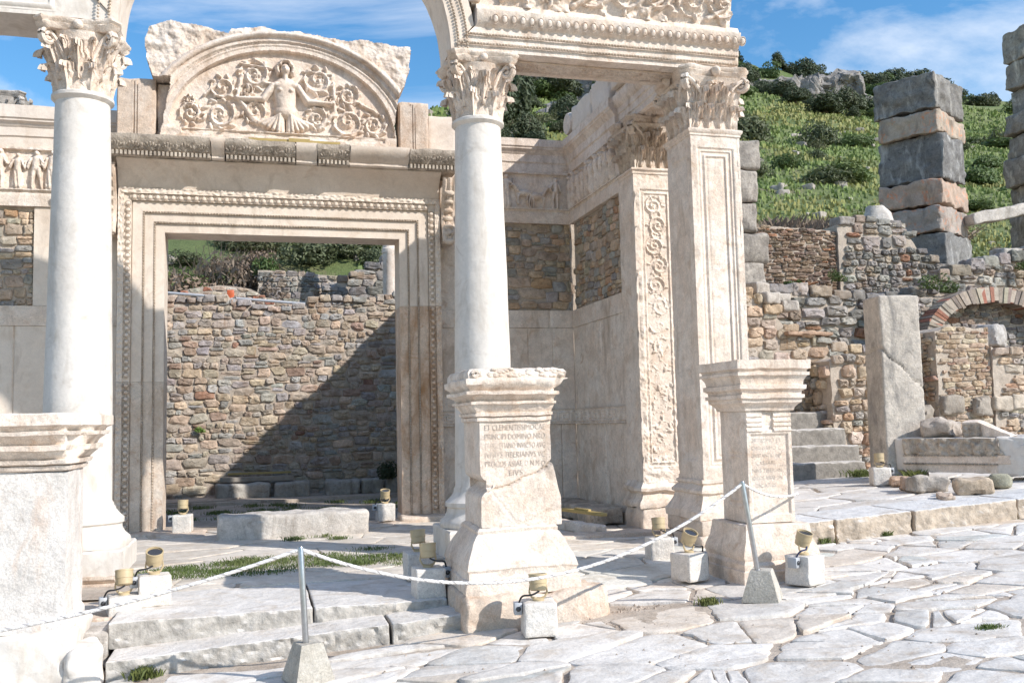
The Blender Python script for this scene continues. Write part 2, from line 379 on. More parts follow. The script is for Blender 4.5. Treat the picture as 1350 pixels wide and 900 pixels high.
# ------------------------------------------------------------------ ornament
def leaf(mb,B,O,h,w,flare=.12,curl=.16,c=(1,1,1),nu=17,nv=20,rng=None):
    """carved acanthus leaf: base point B, outward horizontal unit O"""
    B=np.asarray(B,float);O=np.asarray([O[0],O[1],0.]);O/=np.linalg.norm(O);T=np.array([-O[1],O[0],0.])
    v=np.linspace(0,1,nv);u=np.linspace(-1,1,nu)
    t=np.clip((v-.68)/.32,0,1)*PI*1.02
    z=np.minimum(v,.68)/.68*h*.86+np.sin(t)*h*curl*.9
    out=.012+flare*h*np.clip(v/.68,0,1)**2+(1-np.cos(t))*h*curl*.62
    lob=1-.34*np.abs(np.sin(v*PI*3.6+.4))**1.5
    wd=w*(.62+.45*np.sin(np.clip(v*1.15,0,1)*PI))*lob*(1-.35*np.clip((v-.72)/.28,0,1))
    uu,vv=np.meshgrid(u,v,indexing='ij')
    rib=-.026*np.abs(np.sin(uu*PI*1.9-vv*4*np.sign(uu)))**1.3*(h/.3)+.022*np.exp(-(uu/.16)**2)*(h/.3)
    G=B+T*(uu*wd*.5)[...,None]+O*(out[None]+rib-.22*w*uu**2*(1-.5*vv))[...,None]+np.array([0,0,1.])*(z[None]-.02*h*np.abs(uu)*np.sin(vv*20))[...,None]
    G2=G-O*.016
    mb.grid(G,c);mb.grid(G2,c,flip=True)
    for E1,E2 in ((G[0],G2[0]),(G2[-1],G[-1]),(G[:,-1],G2[:,-1])):
        mb.grid(np.array([E1,E2]),c)
def volute(mb,P,O,Rv,wid,c=(1,1,1),turns=1.6):
    """spiral scroll standing in the vertical plane through O"""
    O=np.asarray([O[0],O[1],0.]);O/=np.linalg.norm(O);n=34
    th=np.linspace(0,turns*2*PI,n);r=Rv*(1-.82*th/th[-1])
    a=PI*.5-th
    path=np.asarray(P)+O*(r*np.cos(a))[:,None]+np.array([0,0,1.])*(r*np.sin(a))[:,None]
    T=np.array([-O[1],O[0],0.])
    for s in (-.5,.5): mb.tube(path+T*s*wid*.6,np.linspace(wid*.36,wid*.26,n),6,c)
    mb.tube(path,np.linspace(wid*.30,wid*.2,n),5,c)
def abacus(mb,cx,cy,hw,z0,z1,conc=.12,chip=.012,seed=0,c=(1,1,1),cut=.10):
    def ring(s,z):
        pts=[];A=hw*s
        cor=[(A,-A),(A,A),(-A,A),(-A,-A)]
        for k in range(4):
            p=np.array(cor[k]);q=np.array(cor[(k+1)%4]);d=(q-p)/np.linalg.norm(q-p);nrm=np.array([d[1],-d[0]])
            L=np.linalg.norm(q-p)
            for t in np.linspace(cut,1-cut,18):
                pts.append(p+d*L*t-nrm*conc*hw*math.sin(PI*(t-cut)/(1-2*cut))**.8)
        return np.c_[np.array(pts)+[cx,cy],np.full(len(pts),z)]
    H=z1-z0;G=np.array([ring(.86,z0),ring(.92,z0+.25*H),ring(.96,z0+.5*H),ring(.94,z0+.55*H),ring(1.0,z0+.8*H),ring(1.0,z1-.004),ring(.98,z1)]).transpose(1,0,2)
    G=jit(chip,9,seed)(G)
    mb.grid(G,c,wrap=True);mb.add(G[:,-1],[list(range(len(G)))],c);mb.add(G[::-1,0],[list(range(len(G)))],c)
def capital(mb,cx,cy,z0,z1,r0,square=None,hw=.40,seed=0,dirs=None):
    rng=random.Random(seed);H=z1-z0;hb=H*.84
    if square is None:
        mb.lathe(cx,cy,[(r0*.98,z0),(r0*1.0,z0+.3*hb),(r0*1.06,z0+.6*hb),(r0*1.2,z0+.85*hb),(r0*1.34,z0+hb)],40)
        def pos(a,rr): return (cx+math.cos(a)*rr,cy+math.sin(a)*rr)
        for k in range(8):
            a=k*PI/4+PI/8;p=pos(a,r0*1.0);leaf(mb,(p[0],p[1],z0+.01),(math.cos(a),math.sin(a)),hb*.44*rng.uniform(.93,1.04),r0*.88,.20,.27)
        for k in range(8):
            a=k*PI/4;p=pos(a,r0*1.03);leaf(mb,(p[0],p[1],z0+.22*hb),(math.cos(a),math.sin(a)),hb*.56*rng.uniform(.93,1.03),r0*.70,.22,.24)
        for k in range(8):      # stalks
            a=k*PI/4+PI/8+rng.uniform(-.04,.04);p=pos(a,r0*1.08)
            leaf(mb,(p[0],p[1],z0+.52*hb),(math.cos(a),math.sin(a)),hb*.40,r0*.34,.22,.12,nu=11,nv=13)
        for k in range(4):
            a=k*PI/2+PI/4
            p=pos(a,r0*1.22);volute(mb,(p[0]+math.cos(a)*H*.12,p[1]+math.sin(a)*H*.12,z0+hb*.88),(math.cos(a),math.sin(a)),H*.12,.07)
            q0=np.array([*pos(a-.32,r0*1.08),z0+hb*.55]);q1=np.array([*pos(a-.12,r0*1.25),z0+hb*.9]);q2=np.array([*pos(a,r0*1.5),z0+hb*.99])
            for sg in (-1,1):
                q0=np.array([*pos(a+sg*.34,r0*1.1),z0+hb*.52]);q1=np.array([*pos(a+sg*.16,r0*1.24),z0+hb*.86]);q2=np.array([*pos(a+sg*.03,r0*1.55),z0+hb*.985])
                t=np.linspace(0,1,10)[:,None];mb.tube((1-t)**2*q0+2*t*(1-t)*q1+t*t*q2,.022,6)
            b=k*PI/2
            for sg in (-1,1):   # inner helices
                p=pos(b+sg*.17,r0*1.17);th=np.linspace(0,3.6*PI/2,16);rr=H*.055*(1-.6*th/th[-1]);T=np.array([-math.sin(b),math.cos(b),0])
                base=np.array([p[0],p[1],z0+hb*.9]);path=base+T*(-sg*rr*np.cos(th))[:,None]*1+np.array([0,0,1.])*(rr*np.sin(th))[:,None]
                mb.tube(path,.014,5)
                p0=np.array([*pos(b+sg*.36,r0*1.08),z0+hb*.55]);t=np.linspace(0,1,8)[:,None];mb.tube(p0*(1-t)+path[0]*t,.016,5)
            p=pos(b,r0*1.30)
            mb.dome((p[0],p[1],z1-H*.08),(-math.sin(b),math.cos(b),0),(0,0,1),(math.cos(b),math.sin(b),0),.05,.05,h=.05)
    else:
        s=square
        mb.loft(cx,cy,s,s,[(-.01,z0),(0,z0+.3*hb),(.02,z0+.6*hb),(.05,z0+.85*hb),(.10,z0+hb)],.1)
        for k in range(4):
            a=k*PI/2;O=np.array([math.cos(a),math.sin(a)]);T=np.array([-O[1],O[0]])
            for i in (-.72,-.24,.24,.72):
                p=np.array([cx,cy])+O*s+T*i*s;leaf(mb,(p[0],p[1],z0+.01),O,hb*.42*rng.uniform(.93,1.05),s*.58,.20,.27)
            for i in (-.5,0,.5):
                p=np.array([cx,cy])+O*(s+.012)+T*i*s;leaf(mb,(p[0],p[1],z0+.22*hb),O,hb*.55*rng.uniform(.92,1.03),s*.56,.22,.24)
            for i in (-.72,-.24,.24,.72):
                p=np.array([cx,cy])+O*(s+.03)+T*i*s;leaf(mb,(p[0],p[1],z0+.5*hb),O+T*i*.5,hb*.4,s*.26,.2,.14,nu=11,nv=13)
            b=a+PI/4;D=np.array([math.cos(b),math.sin(b)]);p=np.array([cx,cy])+D*(s*1.36)
            leaf(mb,(p[0],p[1],z0+.01),D,hb*.45,s*.5,.1,.2);leaf(mb,(p[0],p[1],z0+.25*hb),D,hb*.62,s*.46,.16,.18)
            p=p+D*H*.13;volute(mb,(p[0],p[1],z0+hb*.88),D,H*.12,.07)
            for sg in (-1,1):
                q0=np.array([*(np.array([cx,cy])+O*(s+.03)+T*sg*s*.35),z0+hb*.5]);q1=np.array([*(np.array([cx,cy])+O*(s+.10)+T*sg*s*.8),z0+hb*.9])
                q2=np.array([*(np.array([cx,cy])+(O+T*sg)*(s+.10)),z0+hb*.985]);t=np.linspace(0,1,10)[:,None]
                mb.tube((1-t)**2*q0+2*t*(1-t)*q1+t*t*q2,.022,6)
                base=np.array([*(np.array([cx,cy])+O*(s+.07)+T*sg*s*.2),z0+hb*.88]);th=np.linspace(0,3.6*PI/2,16);rr=H*.06*(1-.6*th/th[-1])
                T3=np.array([T[0],T[1],0]);path=base+T3*(-sg*rr*np.cos(th))[:,None]+np.array([0,0,1.])*(rr*np.sin(th))[:,None];mb.tube(path,.015,5)
            p=np.array([cx,cy])+O*(hw-.05)
            mb.dome((p[0],p[1],z1-H*.08),(T[0],T[1],0),(0,0,1),(O[0],O[1],0),.055,.06,h=.08)
    abacus(mb,cx,cy,hw,z0+hb,z1,seed=seed)
def eggs(mb,A,B,N,V,w=.09,h=.028,rv=.034,dart=True):
    A=np.asarray(A,float);B=np.asarray(B,float);L=np.linalg.norm(B-A);U=(B-A)/L;n=int(L/w);w=L/n
    pr=((1.32,.0),(1.28,.55),(1.16,.6),(1.08,.1),(.9,.55),(.6,.9),(0,1))
    for i in range(n):
        P=A+U*(i+.5)*w;mb.dome(P,U,V,N,w*.31,rv,pr,h,12)
        if dart:mb.dome(A+U*i*w,U,V,N,w*.07,rv*.9,h=h*.8,n=6,prof=((1,0),(.6,.7),(0,1)))
def beads(mb,A,B,N,V,w=.034,r=.010,h=.012):
    A=np.asarray(A,float);B=np.asarray(B,float);L=np.linalg.norm(B-A);U=(B-A)/L;n=int(L/w);w=L/n
    for i in range(n):
        mb.dome(A+U*(i+.5)*w,U,V,N,w*.36,r,((1,0),(.7,.75),(0,1)),h,8)
        mb.dome(A+U*i*w,U,V,N,w*.10,r*1.05,((1,0),(.7,.8),(0,.8)),h,6)
# ------------------------------------------------------------------ masonry
PAL=[((.54,.425,.32),6),((.48,.405,.33),5),((.42,.385,.35),4),((.48,.40,.32),3),((.39,.285,.22),2),((.36,.21,.15),.25),((.42,.395,.37),3)]
PALG=[((.31,.285,.26),5),((.23,.215,.20),3),((.40,.365,.325),3),((.35,.28,.22),3),((.36,.2,.13),.3)]
PALW=[((.53,.40,.285),5),((.45,.365,.28),4),((.38,.355,.325),3),((.44,.29,.19),.8),((.50,.43,.35),2)]
def pick(rng,pal):
    c=rng.choices([p[0] for p in pal],[p[1] for p in pal])[0];k=rng.uniform(.82,1.18);return tuple(min(.95,x*k*rng.uniform(.96,1.04)) for x in c)
def onestone(mb,rng,O,U,N,cx,cz,w,h,prot,c):
    n=14;a=np.arange(n)*2*PI/n+rng.uniform(0,.4);e=rng.uniform(.30,.62)
    x=np.sign(np.cos(a))*np.abs(np.cos(a))**e;z=np.sign(np.sin(a))*np.abs(np.sin(a))**e
    k=np.array([1+rng.uniform(-.14,.10) for _ in a]);bx=[rng.uniform(-.22,.12) for _ in range(4)]
    sh=rng.uniform(-.12,.12);tp=rng.uniform(-.12,.12)
    fx=x*1.;x=x*k*(1+bx[0]*np.clip(x*z,0,1)+bx[1]*np.clip(-x*z,0,1));z=z*k*(1+bx[2]*np.clip(fx*z,0,1)+bx[3]*np.clip(-fx*z,0,1));x=x*w/2;z=z*h/2;x=x*(1+tp*z/h*2)+sh*z
    tx,tz=rng.uniform(-.25,.25),rng.uniform(-.3,.25)
    G=[]
    for s,d in ((1.06,-.5),(1.02,.25),(.96,.62),(.86,.84),(.5,.96+rng.uniform(-.1,.2)),(.04,.95)):
        dd=prot*(d+(tx*x*s/w*2+tz*z*s/h*2 if d>.5 else 0)+rng.uniform(-.03,.03))
        jj=np.array([rng.uniform(-.2,.2) for _ in a])*prot if d>.2 else 0
        G.append(O+np.outer(cx+x*s,U)+np.outer(cz+z*s,(0,0,1.))+np.outer(dd+jj,N))
    G=np.array(G).transpose(1,0,2);q=1+.16*vn(G,17,3)+.12*vn(G,45,5)
    mb.grid(G,(q[...,None]*np.asarray(c)).reshape(-1,3),wrap=True)
def rubble(mb,O,U,N,W,top,rh=(.09,.19),asp=(1.,2.4),pal=PAL,prot=.05,seed=1,gap=.012,bot=None,skip=0.):
    rng=random.Random(seed);O=np.asarray(O,float);U=np.asarray(U,float);N=np.asarray(N,float)
    Hm=max(top(W*i/40) for i in range(41));z=0
    while z<Hm:
        h=rng.uniform(*rh);u=-rng.uniform(0,.2)
        while u<W:
            w=h*rng.uniform(*asp);
            if u+w>W+.02: w=W-u
            if w<.04:break
            cu=u+w/2;wz=.04*math.sin(cu*1.9+z*2.1+seed)+.03*math.sin(cu*4.7+seed*2+z)+rng.uniform(-.2,.2)*h*.5
            if u>=-.02 and z+wz+h*.55<top(min(max(cu,0),W)) and (bot is None or z+h*.5>bot(cu)) and rng.random()>=skip:
                if rng.random()<.16 and h>.12:
                    f=rng.uniform(.4,.6)
                    onestone(mb,rng,O,U,N,cu,z+wz+h*f/2,w-gap,h*f-gap,prot*rng.uniform(.6,1),pick(rng,pal))
                    onestone(mb,rng,O,U,N,cu+rng.uniform(-.02,.02),z+wz+h*f+h*(1-f)/2,w-gap-.01,h*(1-f)-gap,prot*rng.uniform(.6,1),pick(rng,pal))
                else: onestone(mb,rng,O,U,N,cu,z+wz+h/2+rng.uniform(-.008,.008),w-gap,h-gap*.8,prot*rng.uniform(.65,1.25),pick(rng,pal))
            u+=w
        z+=h
def core(mb,O,U,N,W,top,thick,inset=.004,res=.07,bot=0):
    """mortar body behind the stones, with its own uneven top"""
    O=np.asarray(O,float);U=np.asarray(U,float);N=np.asarray(N,float);n=max(2,int(W/res));m=max(4,int(max(top(0),top(W/2),top(W))/.09))
    us=np.linspace(0,W,n+1);T=np.array([top(u) for u in us])
    def sheet(off):
        return np.array([[O+U*u+np.array([0,0,bot+(T[i]-bot)*t])+N*off for t in np.linspace(0,1,m+1)] for i,u in enumerate(us)])
    A=jit(.016,7,3)(sheet(inset));B=sheet(-thick)
    mb.grid(A);mb.grid(B,flip=True);mb.grid(np.array([A[:,-1],B[:,-1]]));mb.grid(np.array([A[0],B[0]]));mb.grid(np.array([B[-1],A[-1]]))
def wall(name,label,cat,O,U,N,W,top,thick,seed,pal=PAL,rh=(.09,.19),asp=(1.,2.4),prot=.05,mort='mortar',stone_='rubble',capst=False,group=None,gap=.012,mats=None,skip=0.,side=False):
    t=thing(name,label,cat,tuple(O),group)
    a=MB();core(a,O,U,N,W,top,thick);a.build('mortar_core',M[mort],t)
    b=MB();rubble(b,O,U,N,W,top,rh,asp,pal,prot,seed,gap=gap,skip=skip)
    if side:
        U2=np.cross(N,(0,0,1.));U2=-np.asarray(N,float);N2=-np.asarray(U,float);t0=top(0.02)
        rubble(b,np.asarray(O,float)+N2*.03,U2,N2,thick,lambda u:t0,rh,asp,pal,prot,seed+50,gap=gap)
    if capst:
        rng=random.Random(seed+5);u=0;U_=np.asarray(U,float);N_=np.asarray(N,float)
        while u<W-.1:
            w=rng.uniform(.14,.34)*(1 if capst is True else capst);h=rng.uniform(.09,.17)*(1 if capst is True else capst)
            p=np.asarray(O,float)+U_*(u+w/2)-N_*rng.uniform(.10,.16)+np.array([0,0,top(min(u+w/2,W))+h*.25])
            b.block(p,(w-.015,min(.42,thick*.7),h),.05,min(.04,h*.3),.018,7,seed+int(u*50),U_,np.cross((0,0,1),U_),(0,0,1),pick(rng,pal));u+=w
    b.build('stonework',M[stone_],t,ang=24,fn=jit(.010,11,seed,3));return t
# ------------------------------------------------------------------ voronoi paving
def clip(poly,a,b,c):
    out=[];n=len(poly)
    for i in range(n):
        p,q=poly[i],poly[(i+1)%n];dp=a*p[0]+b*p[1]-c;dq=a*q[0]+b*q[1]-c
        if dp<=0:out.append(p)
        if dp*dq<0:
            t=dp/(dp-dq);out.append((p[0]+(q[0]-p[0])*t,p[1]+(q[1]-p[1])*t))
    return out
def cells(S,bounds,gap,stretch=1.):
    """voronoi cells of seeds, edges pulled in by half the gap"""
    S=np.asarray(S);res=[]
    for i,s in enumerate(S):
        d=S-s;dd=(d[:,0]/stretch)**2+d[:,1]**2;o=np.argsort(dd)[1:18]
        x0,x1,y0,y1=bounds;poly=[(x0,y0),(x1,y0),(x1,y1),(x0,y1)]
        for j in o:
            q=S[j];a=(q[0]-s[0])/stretch**2;b=q[1]-s[1];L=math.hypot(a,b);m=(s+q)/2
            g=gap[0]+(gap[1]-gap[0])*((math.sin(s[0]*7.1+q[0]*7.1+s[1]*3.3+q[1]*3.3)+1)/2)**2
            poly=clip(poly,a/L,b/L,(a*m[0]+b*m[1])/L-g/2)
            if len(poly)<3:break
        if len(poly)>=3:res.append(poly)
    return res
def slab(mb,poly,zf,rng,c,thick=.10,lift=.012,tilt=.01,wob=.02,seg=.07,bev=.014):
    P=np.array(poly);cen=P.mean(0);pts=[];n=len(P)
    for i in range(n):
        p,q=P[i],P[(i+1)%n];L=np.linalg.norm(q-p)
        if L<1e-4:continue
        k=max(1,int(L/seg));d=(q-p)/L;nr=np.array([d[1],-d[0]])
        for j in range(k):
            t=j/k;x=p+(q-p)*t
            if j==0: x=x+(cen-x)*min(.06,.012/max(np.linalg.norm(cen-x),.01))
            pts.append(x)
    P=np.array(pts)
    if len(P)<3:return
    d=cen-P;dl=np.maximum(np.linalg.norm(d,axis=1,keepdims=True),.01)
    w=(n2(P[:,0],P[:,1],4,3,rng.randint(0,99))[:,None])*wob
    ch=np.maximum(0,n2(P[:,0],P[:,1],9,2,rng.randint(0,99))-.45)[:,None]*wob*2.2
    P=P+d/dl*(w+ch+.004)
    a,b=rng.uniform(-tilt,tilt),rng.uniform(-tilt,tilt);l=rng.uniform(0,lift)
    def Z(Q,dz):
        return np.c_[Q,zf(Q[:,0],Q[:,1])+l+dz+(Q[:,0]-cen[0])*a+(Q[:,1]-cen[1])*b]
    dl=np.maximum(np.linalg.norm(cen-P,axis=1,keepdims=True),.01);e=(cen-P)/dl
    P=P+e*(n2(P[:,0]*1.3,P[:,1],13,3,rng.randint(0,99))[:,None]*.009+n2(P[:,0],P[:,1],31,2,rng.randint(0,99))[:,None]*.005)
    rings=[Z(P-e*.004,-thick),Z(P,-.012),Z(P+e*bev*.25,-.002),Z(P+e*bev*.6,0.),Z(P+e*np.minimum(.08,dl*.3),.001)]
    zz=n2(P[:,0],P[:,1],3,2,7)*.004
    for k in (2,3,4): rings[k][:,2]+=zz
    G=np.array(rings).transpose(1,0,2)
    cw=(1+.10*n2(G[...,0],G[...,1],2.2,3,9)+.06*n2(G[...,0],G[...,1],9,3,2))[...,None]*np.asarray(c)
    mb.grid(G,cw.reshape(-1,3),wrap=True);
    T=G[:,-1];cc=np.r_[cen,T[:,2].mean()]
    V=np.concatenate([T,T*.5+cc*.5,[cc]]);m=len(T);Fs=[[i,(i+1)%m,m+(i+1)%m,m+i] for i in range(m)]+[[m+i,m+(i+1)%m,2*m] for i in range(m)]
    V[m:,2]+=n2(V[m:,0],V[m:,1],2.5,2,5)*.006
    mb.add(V,Fs,c)
# ------------------------------------------------------------------ plants
def bush(mb,n,rx,ry,rz,ls,seed,cl=9,c0=(1,1,1),up=0.2):
    rng=np.random.default_rng(seed)
    cen=rng.normal(size=(cl,3));cen/=np.linalg.norm(cen,axis=1,keepdims=True);cen*=rng.uniform(.25,.72,(cl,1));cen[:,2]=np.abs(cen[:,2])*.9+.1
    rad=rng.uniform(.28,.5,cl);k=rng.integers(0,cl,n)
    d=rng.normal(size=(n,3));d/=np.linalg.norm(d,axis=1,keepdims=True)
    P=cen[k]+d*(rad[k]*rng.uniform(.6,1.05,n)**.5)[:,None]
    P[:,2]=np.maximum(P[:,2],0.02);P*=np.array([rx,ry,rz])
    nrm=d+rng.normal(size=(n,3))*.7;nrm[:,2]+=up;nrm/=np.linalg.norm(nrm,axis=1,keepdims=True)
    a=np.cross(nrm,rng.normal(size=(n,3)));a/=np.linalg.norm(a,axis=1,keepdims=True);b=np.cross(nrm,a)
    s=ls*rng.uniform(.6,1.3,n)[:,None]
    V=np.stack([P-a*s,P-b*s*.45,P+a*s,P+b*s*.45],1).reshape(-1,3)
    Q=np.arange(n*4).reshape(n,4);cc=np.repeat(rng.uniform(.7,1.25,(n,1))*np.array([1,1,1])*np.array(c0),4,axis=0)
    mb.add(V,Q,cc)
def twigs(mb,n,rx,rz,seed,r=.012):
    rng=random.Random(seed)
    for i in range(n):
        a=rng.uniform(0,2*PI);t=rng.uniform(.1,1);k=rng.uniform(.5,1)
        p=[np.array([math.cos(a)*rx*.1,math.sin(a)*rx*.1,0])]
        for q in (.35,.7,1.):
            p.append(np.array([math.cos(a)*rx*t*q**.8+rng.uniform(-.06,.06)*rx,math.sin(a)*rx*t*q**.8+rng.uniform(-.06,.06)*rx,rz*k*q*(1.15-.3*t)]))
        mb.tube(np.array(p),[r,r*.8,r*.55,r*.25],4,(1,1,1),False)
def grasspatch(mb,n,rx,ry,h,seed,cx=0,cy=0,zf=None,w=.005):
    rng=np.random.default_rng(seed);x=rng.normal(0,.45,n)*rx;y=rng.normal(0,.45,n)*ry
    z=zf(cx+x,cy+y) if zf is not None else 0*x
    a=rng.uniform(0,2*PI,n);hh=h*rng.uniform(.4,1.1,n);le=rng.uniform(.2,.9,n)*hh
    dx,dy=np.cos(a),np.sin(a);px,py=-dy*w,dx*w
    V=np.stack([np.stack([cx+x-px,cy+y-py,z],-1),np.stack([cx+x+px,cy+y+py,z],-1),np.stack([cx+x+dx*le*.4+px*.6,cy+y+dy*le*.4+py*.6,z+hh*.7],-1),np.stack([cx+x+dx*le,cy+y+dy*le,z+hh],-1)],1).reshape(-1,3)
    mb.add(V,np.arange(n*4).reshape(n,4),np.repeat(rng.uniform(.7,1.3,(n,1))*np.ones(3),4,axis=0))
def copytree(o,loc,rz=None,scale=None,label=None,group=None,parent=None):
    c=o.copy();COL.objects.link(c)
    if parent is None:
        c.location=loc
        if rz is not None:c.rotation_euler=(0,0,rz)
        if scale is not None:c.scale=scale if hasattr(scale,'__len__') else (scale,)*3
        if label:c['label']=label
        if group:c['group']=group
    else:c.parent=parent
    for ch in list(o.children):
        copytree(ch,None,parent=c)
    return c
X_=np.array([1.,0,0]);Y_=np.array([0,1.,0]);Z_=np.array([0,0,1.]);mY=-Y_;mX=-X_
# ================================================================== SETTING: ground, street, platform, porch floor
def terr(x,y):
    x=np.asarray(x,float);y=np.asarray(y,float)
    near=np.where(y<8.9,street(x)-.07,np.where(x>5.7,np.where(y<9.3,street(x)-.07,plat(x)-.09),.13))
    near=np.where(y<9.3,np.minimum(near,street(x)-.07+ (y>8.9)*.0),near)
    # terraces on the right, behind the stairs
    ss=lambda t:np.clip(t,0,1)**2*(3-2*np.clip(t,0,1))
    rt=ss((x-5.8)/.6)
    z=near+rt*(ss((y-15.2)/.25)*1.95+ss((y-18.25)/.2)*1.35+ss((y-20.8)/.3)*1.2)
    lf=(1-rt)*ss((y-20.9)/.5)*3.3
    z=z+lf
    hill=5.4+.46*(y-25)+7*ss((y-115)/18)+.8*n2(x,y,.09,3,4)*np.clip((y-26)/15,0,1)+3.2*n2(x,y,.022,3,9)*np.clip((y-40)/60,0,1)
    t=ss((y-22.5)/5.)
    z=z*(1-t)+hill*t
    # ridge
    rz=np.interp(x,[-120,-60,0,11,27,49,71,78,88,115,170,330],[9,11,18,24,36.7,48,55.5,53,52,51,47,40])+1.2*n2(x,y*.3,.06,3,31)
    over=z-rz
    z=np.where(over>0,rz-over*.25,z)
    return z
gx=np.unique(np.r_[np.linspace(-140,-12,30),np.linspace(-12,26,96),np.linspace(26,180,110),np.linspace(180,420,30)])
gy=np.unique(np.r_[np.linspace(-90,0,12),np.linspace(0,24,145),[8.899,8.901,9.29,9.31],np.linspace(24,60,70),np.linspace(60,210,90),np.linspace(210,420,16)])
GX,GY=np.meshgrid(gx,gy,indexing='ij');GZ=terr(GX,GY)
m,nt=newmat('hill_ground');L=nt.links
out=nd(nt,'ShaderNodeOutputMaterial');b=nd(nt,'ShaderNodeBsdfPrincipled',Roughness=.95);L.new(b.outputs[0],out.inputs[0])
geo=nd(nt,'ShaderNodeNewGeometry');P=geo.outputs['Position']
g=mixc(nt,(.12,.175,.05),(.19,.215,.08),ramp(nt,noise(nt,P,.12,6,.6,.5),.38,.62))
g=mixc(nt,g,(.27,.23,.13),ramp(nt,noise(nt,P,.35,8,.7,.8),.52,.66,0,.75))
g=mixc(nt,g,(.06,.09,.025),ramp(nt,noise(nt,P,.9,7,.75,.5),.54,.68,0,.8))
g=mixc(nt,g,(.30,.28,.25),ramp(nt,noise(nt,P,.22,9,.8,1.5),.66,.72,0,.9))
sp=nd(nt,'ShaderNodeSeparateXYZ');L.new(P,sp.inputs[0])
g=mixc(nt,mixc(nt,(.36,.29,.22),(.26,.21,.16),noise(nt,P,3,6)),g,ramp(nt,sp.outputs[1],21,25))
L.new(g,b.inputs['Base Color'])
bb=nd(nt,'ShaderNodeBump',Strength=1,Distance=.35);L.new(noise(nt,P,1.3,9,.75),bb.inputs['Height']);L.new(bb.outputs[0],b.inputs['Normal'])
M['ground']=m
mb=MB();mb.grid(np.stack([GX,GY,GZ],-1));o=mb.build('ground',M['ground'],ang=0);tag(o,kind='structure')

# street of big worn marble slabs
def seeds(x0,x1,y0,y1,n,rng,dens=None,mind=.3):
    S=[];tries=0
    while len(S)<n and tries<n*60:
        tries+=1;x=rng.uniform(x0,x1);y=rng.uniform(y0,y1);md=mind*(dens(x,y) if dens else 1)
        if all(((x-a)/1.5)**2+(y-b)**2>md*md for a,b in S[-400:]):S.append((x,y))
    return S
rng=random.Random(11)
def dn(x,y):
    return .62+.9*(.5+.5*math.sin(x*1.3+y*.9+1)*math.cos(y*1.7-x*.5))
S=seeds(-5,15,2.2,9.23,520,rng,dn,.39)
def splitp(poly,rng,g,n=1):
    out=[poly]
    for _ in range(n):
        P=out.pop(0) if rng.random()<.6 else out.pop();Q=np.array(P);c=Q.mean(0)+np.array([rng.uniform(-.1,.1),rng.uniform(-.06,.06)]);a=rng.uniform(0,PI);nx,ny=math.cos(a),math.sin(a);d=c[0]*nx+c[1]*ny
        A=clip(P,nx,ny,d-g/2);B=clip(P,-nx,-ny,-d-g/2)
        out+= [q for q in (A,B) if len(q)>=3]
        if not out:return [poly]
    return out
mb=MB();r2=random.Random(5)
POL=[]
for poly in cells(S,(-6,16,1.5,9.22),(.008,.05),1.5):
    q=r2.random()
    POL+= [poly] if q<.58 else splitp(poly,r2,r2.choice([.006,.01,.03]),1 if q<.78 else (2 if q<.92 else 3))
for poly in POL:
    P=np.array(poly);c=P.mean(0)
    if r2.random()<.04 or math.hypot((P[:,0].mean()-2.98)/.5,(P[:,1].mean()-7.2)/.26)<1:continue
    if c[1]>7.25 and -2.6<c[0]<2.9 : 
        if c[0]<1.5: continue
    if 1.5<c[0]<5.7 and c[1]>8.3:continue
    k=r2.uniform(.90,1.06);t=r2.random()
    col=(k,k*.985,k*.965) if t<.66 else ((k*.86,k*.865,k*.86) if t<.80 else ((k*.97,k*.90,k*.82) if t<.95 else (k*.74,.77*k,.77*k)))
    slab(mb,poly,lambda x,y:street(x),r2,col,lift=.020,tilt=.012,wob=.022,seg=.05,bev=.016)
o=mb.build('street_paving',M['paving'],ang=40);tag(o,kind='structure')
# dusty bed between the slabs
def zs(x,y): return street(x)-.010+.012*n2(x,y,1.7,3,3)+.014*np.exp(-((x-2.98)/.45)**2-((y-7.2)/.25)**2)+.004*n2(x,y,14,2,8)
u,v=np.meshgrid(np.linspace(-8,18,521),np.linspace(.5,9.3,221),indexing='ij')
mb=MB();mb.grid(np.stack([u,v,zs(u,v)],-1));o=mb.build('street_dust_bed',M['dirt'],ang=0);tag(o,kind='structure')
# little gravel lying in the joints
mb=MB();rg=random.Random(3)
for i in range(1500):
    if i<900: x,y=rg.gauss(2.95,.42),rg.gauss(7.1,.22)
    else: x,y=rg.uniform(-2,9),rg.uniform(4,9.2)
    s=rg.uniform(.006,.02);z=float(street(x))+ (.004 if i>=900 else -.006)
    a=rg.uniform(0,3);V=[(x+s*math.cos(a),y+s*math.sin(a),z-s*.3),(x-s*math.sin(a),y+s*math.cos(a),z-s*.3),(x-s*math.cos(a),y-s*math.sin(a),z-s*.3),(x+s*math.sin(a),y-s*math.cos(a),z-s*.3),(x,y,z+s*.7)]
    k=rg.uniform(.5,.95);mb.add(V,[(0,1,4),(1,2,4),(2,3,4),(3,0,4)],(k,k*.88,k*.78))
o=mb.build('gravel',M['rough'],ang=0,flat=True);tag(o,'loose pinkish gravel and chips lying in the joints of the street','gravel',kind='stuff')
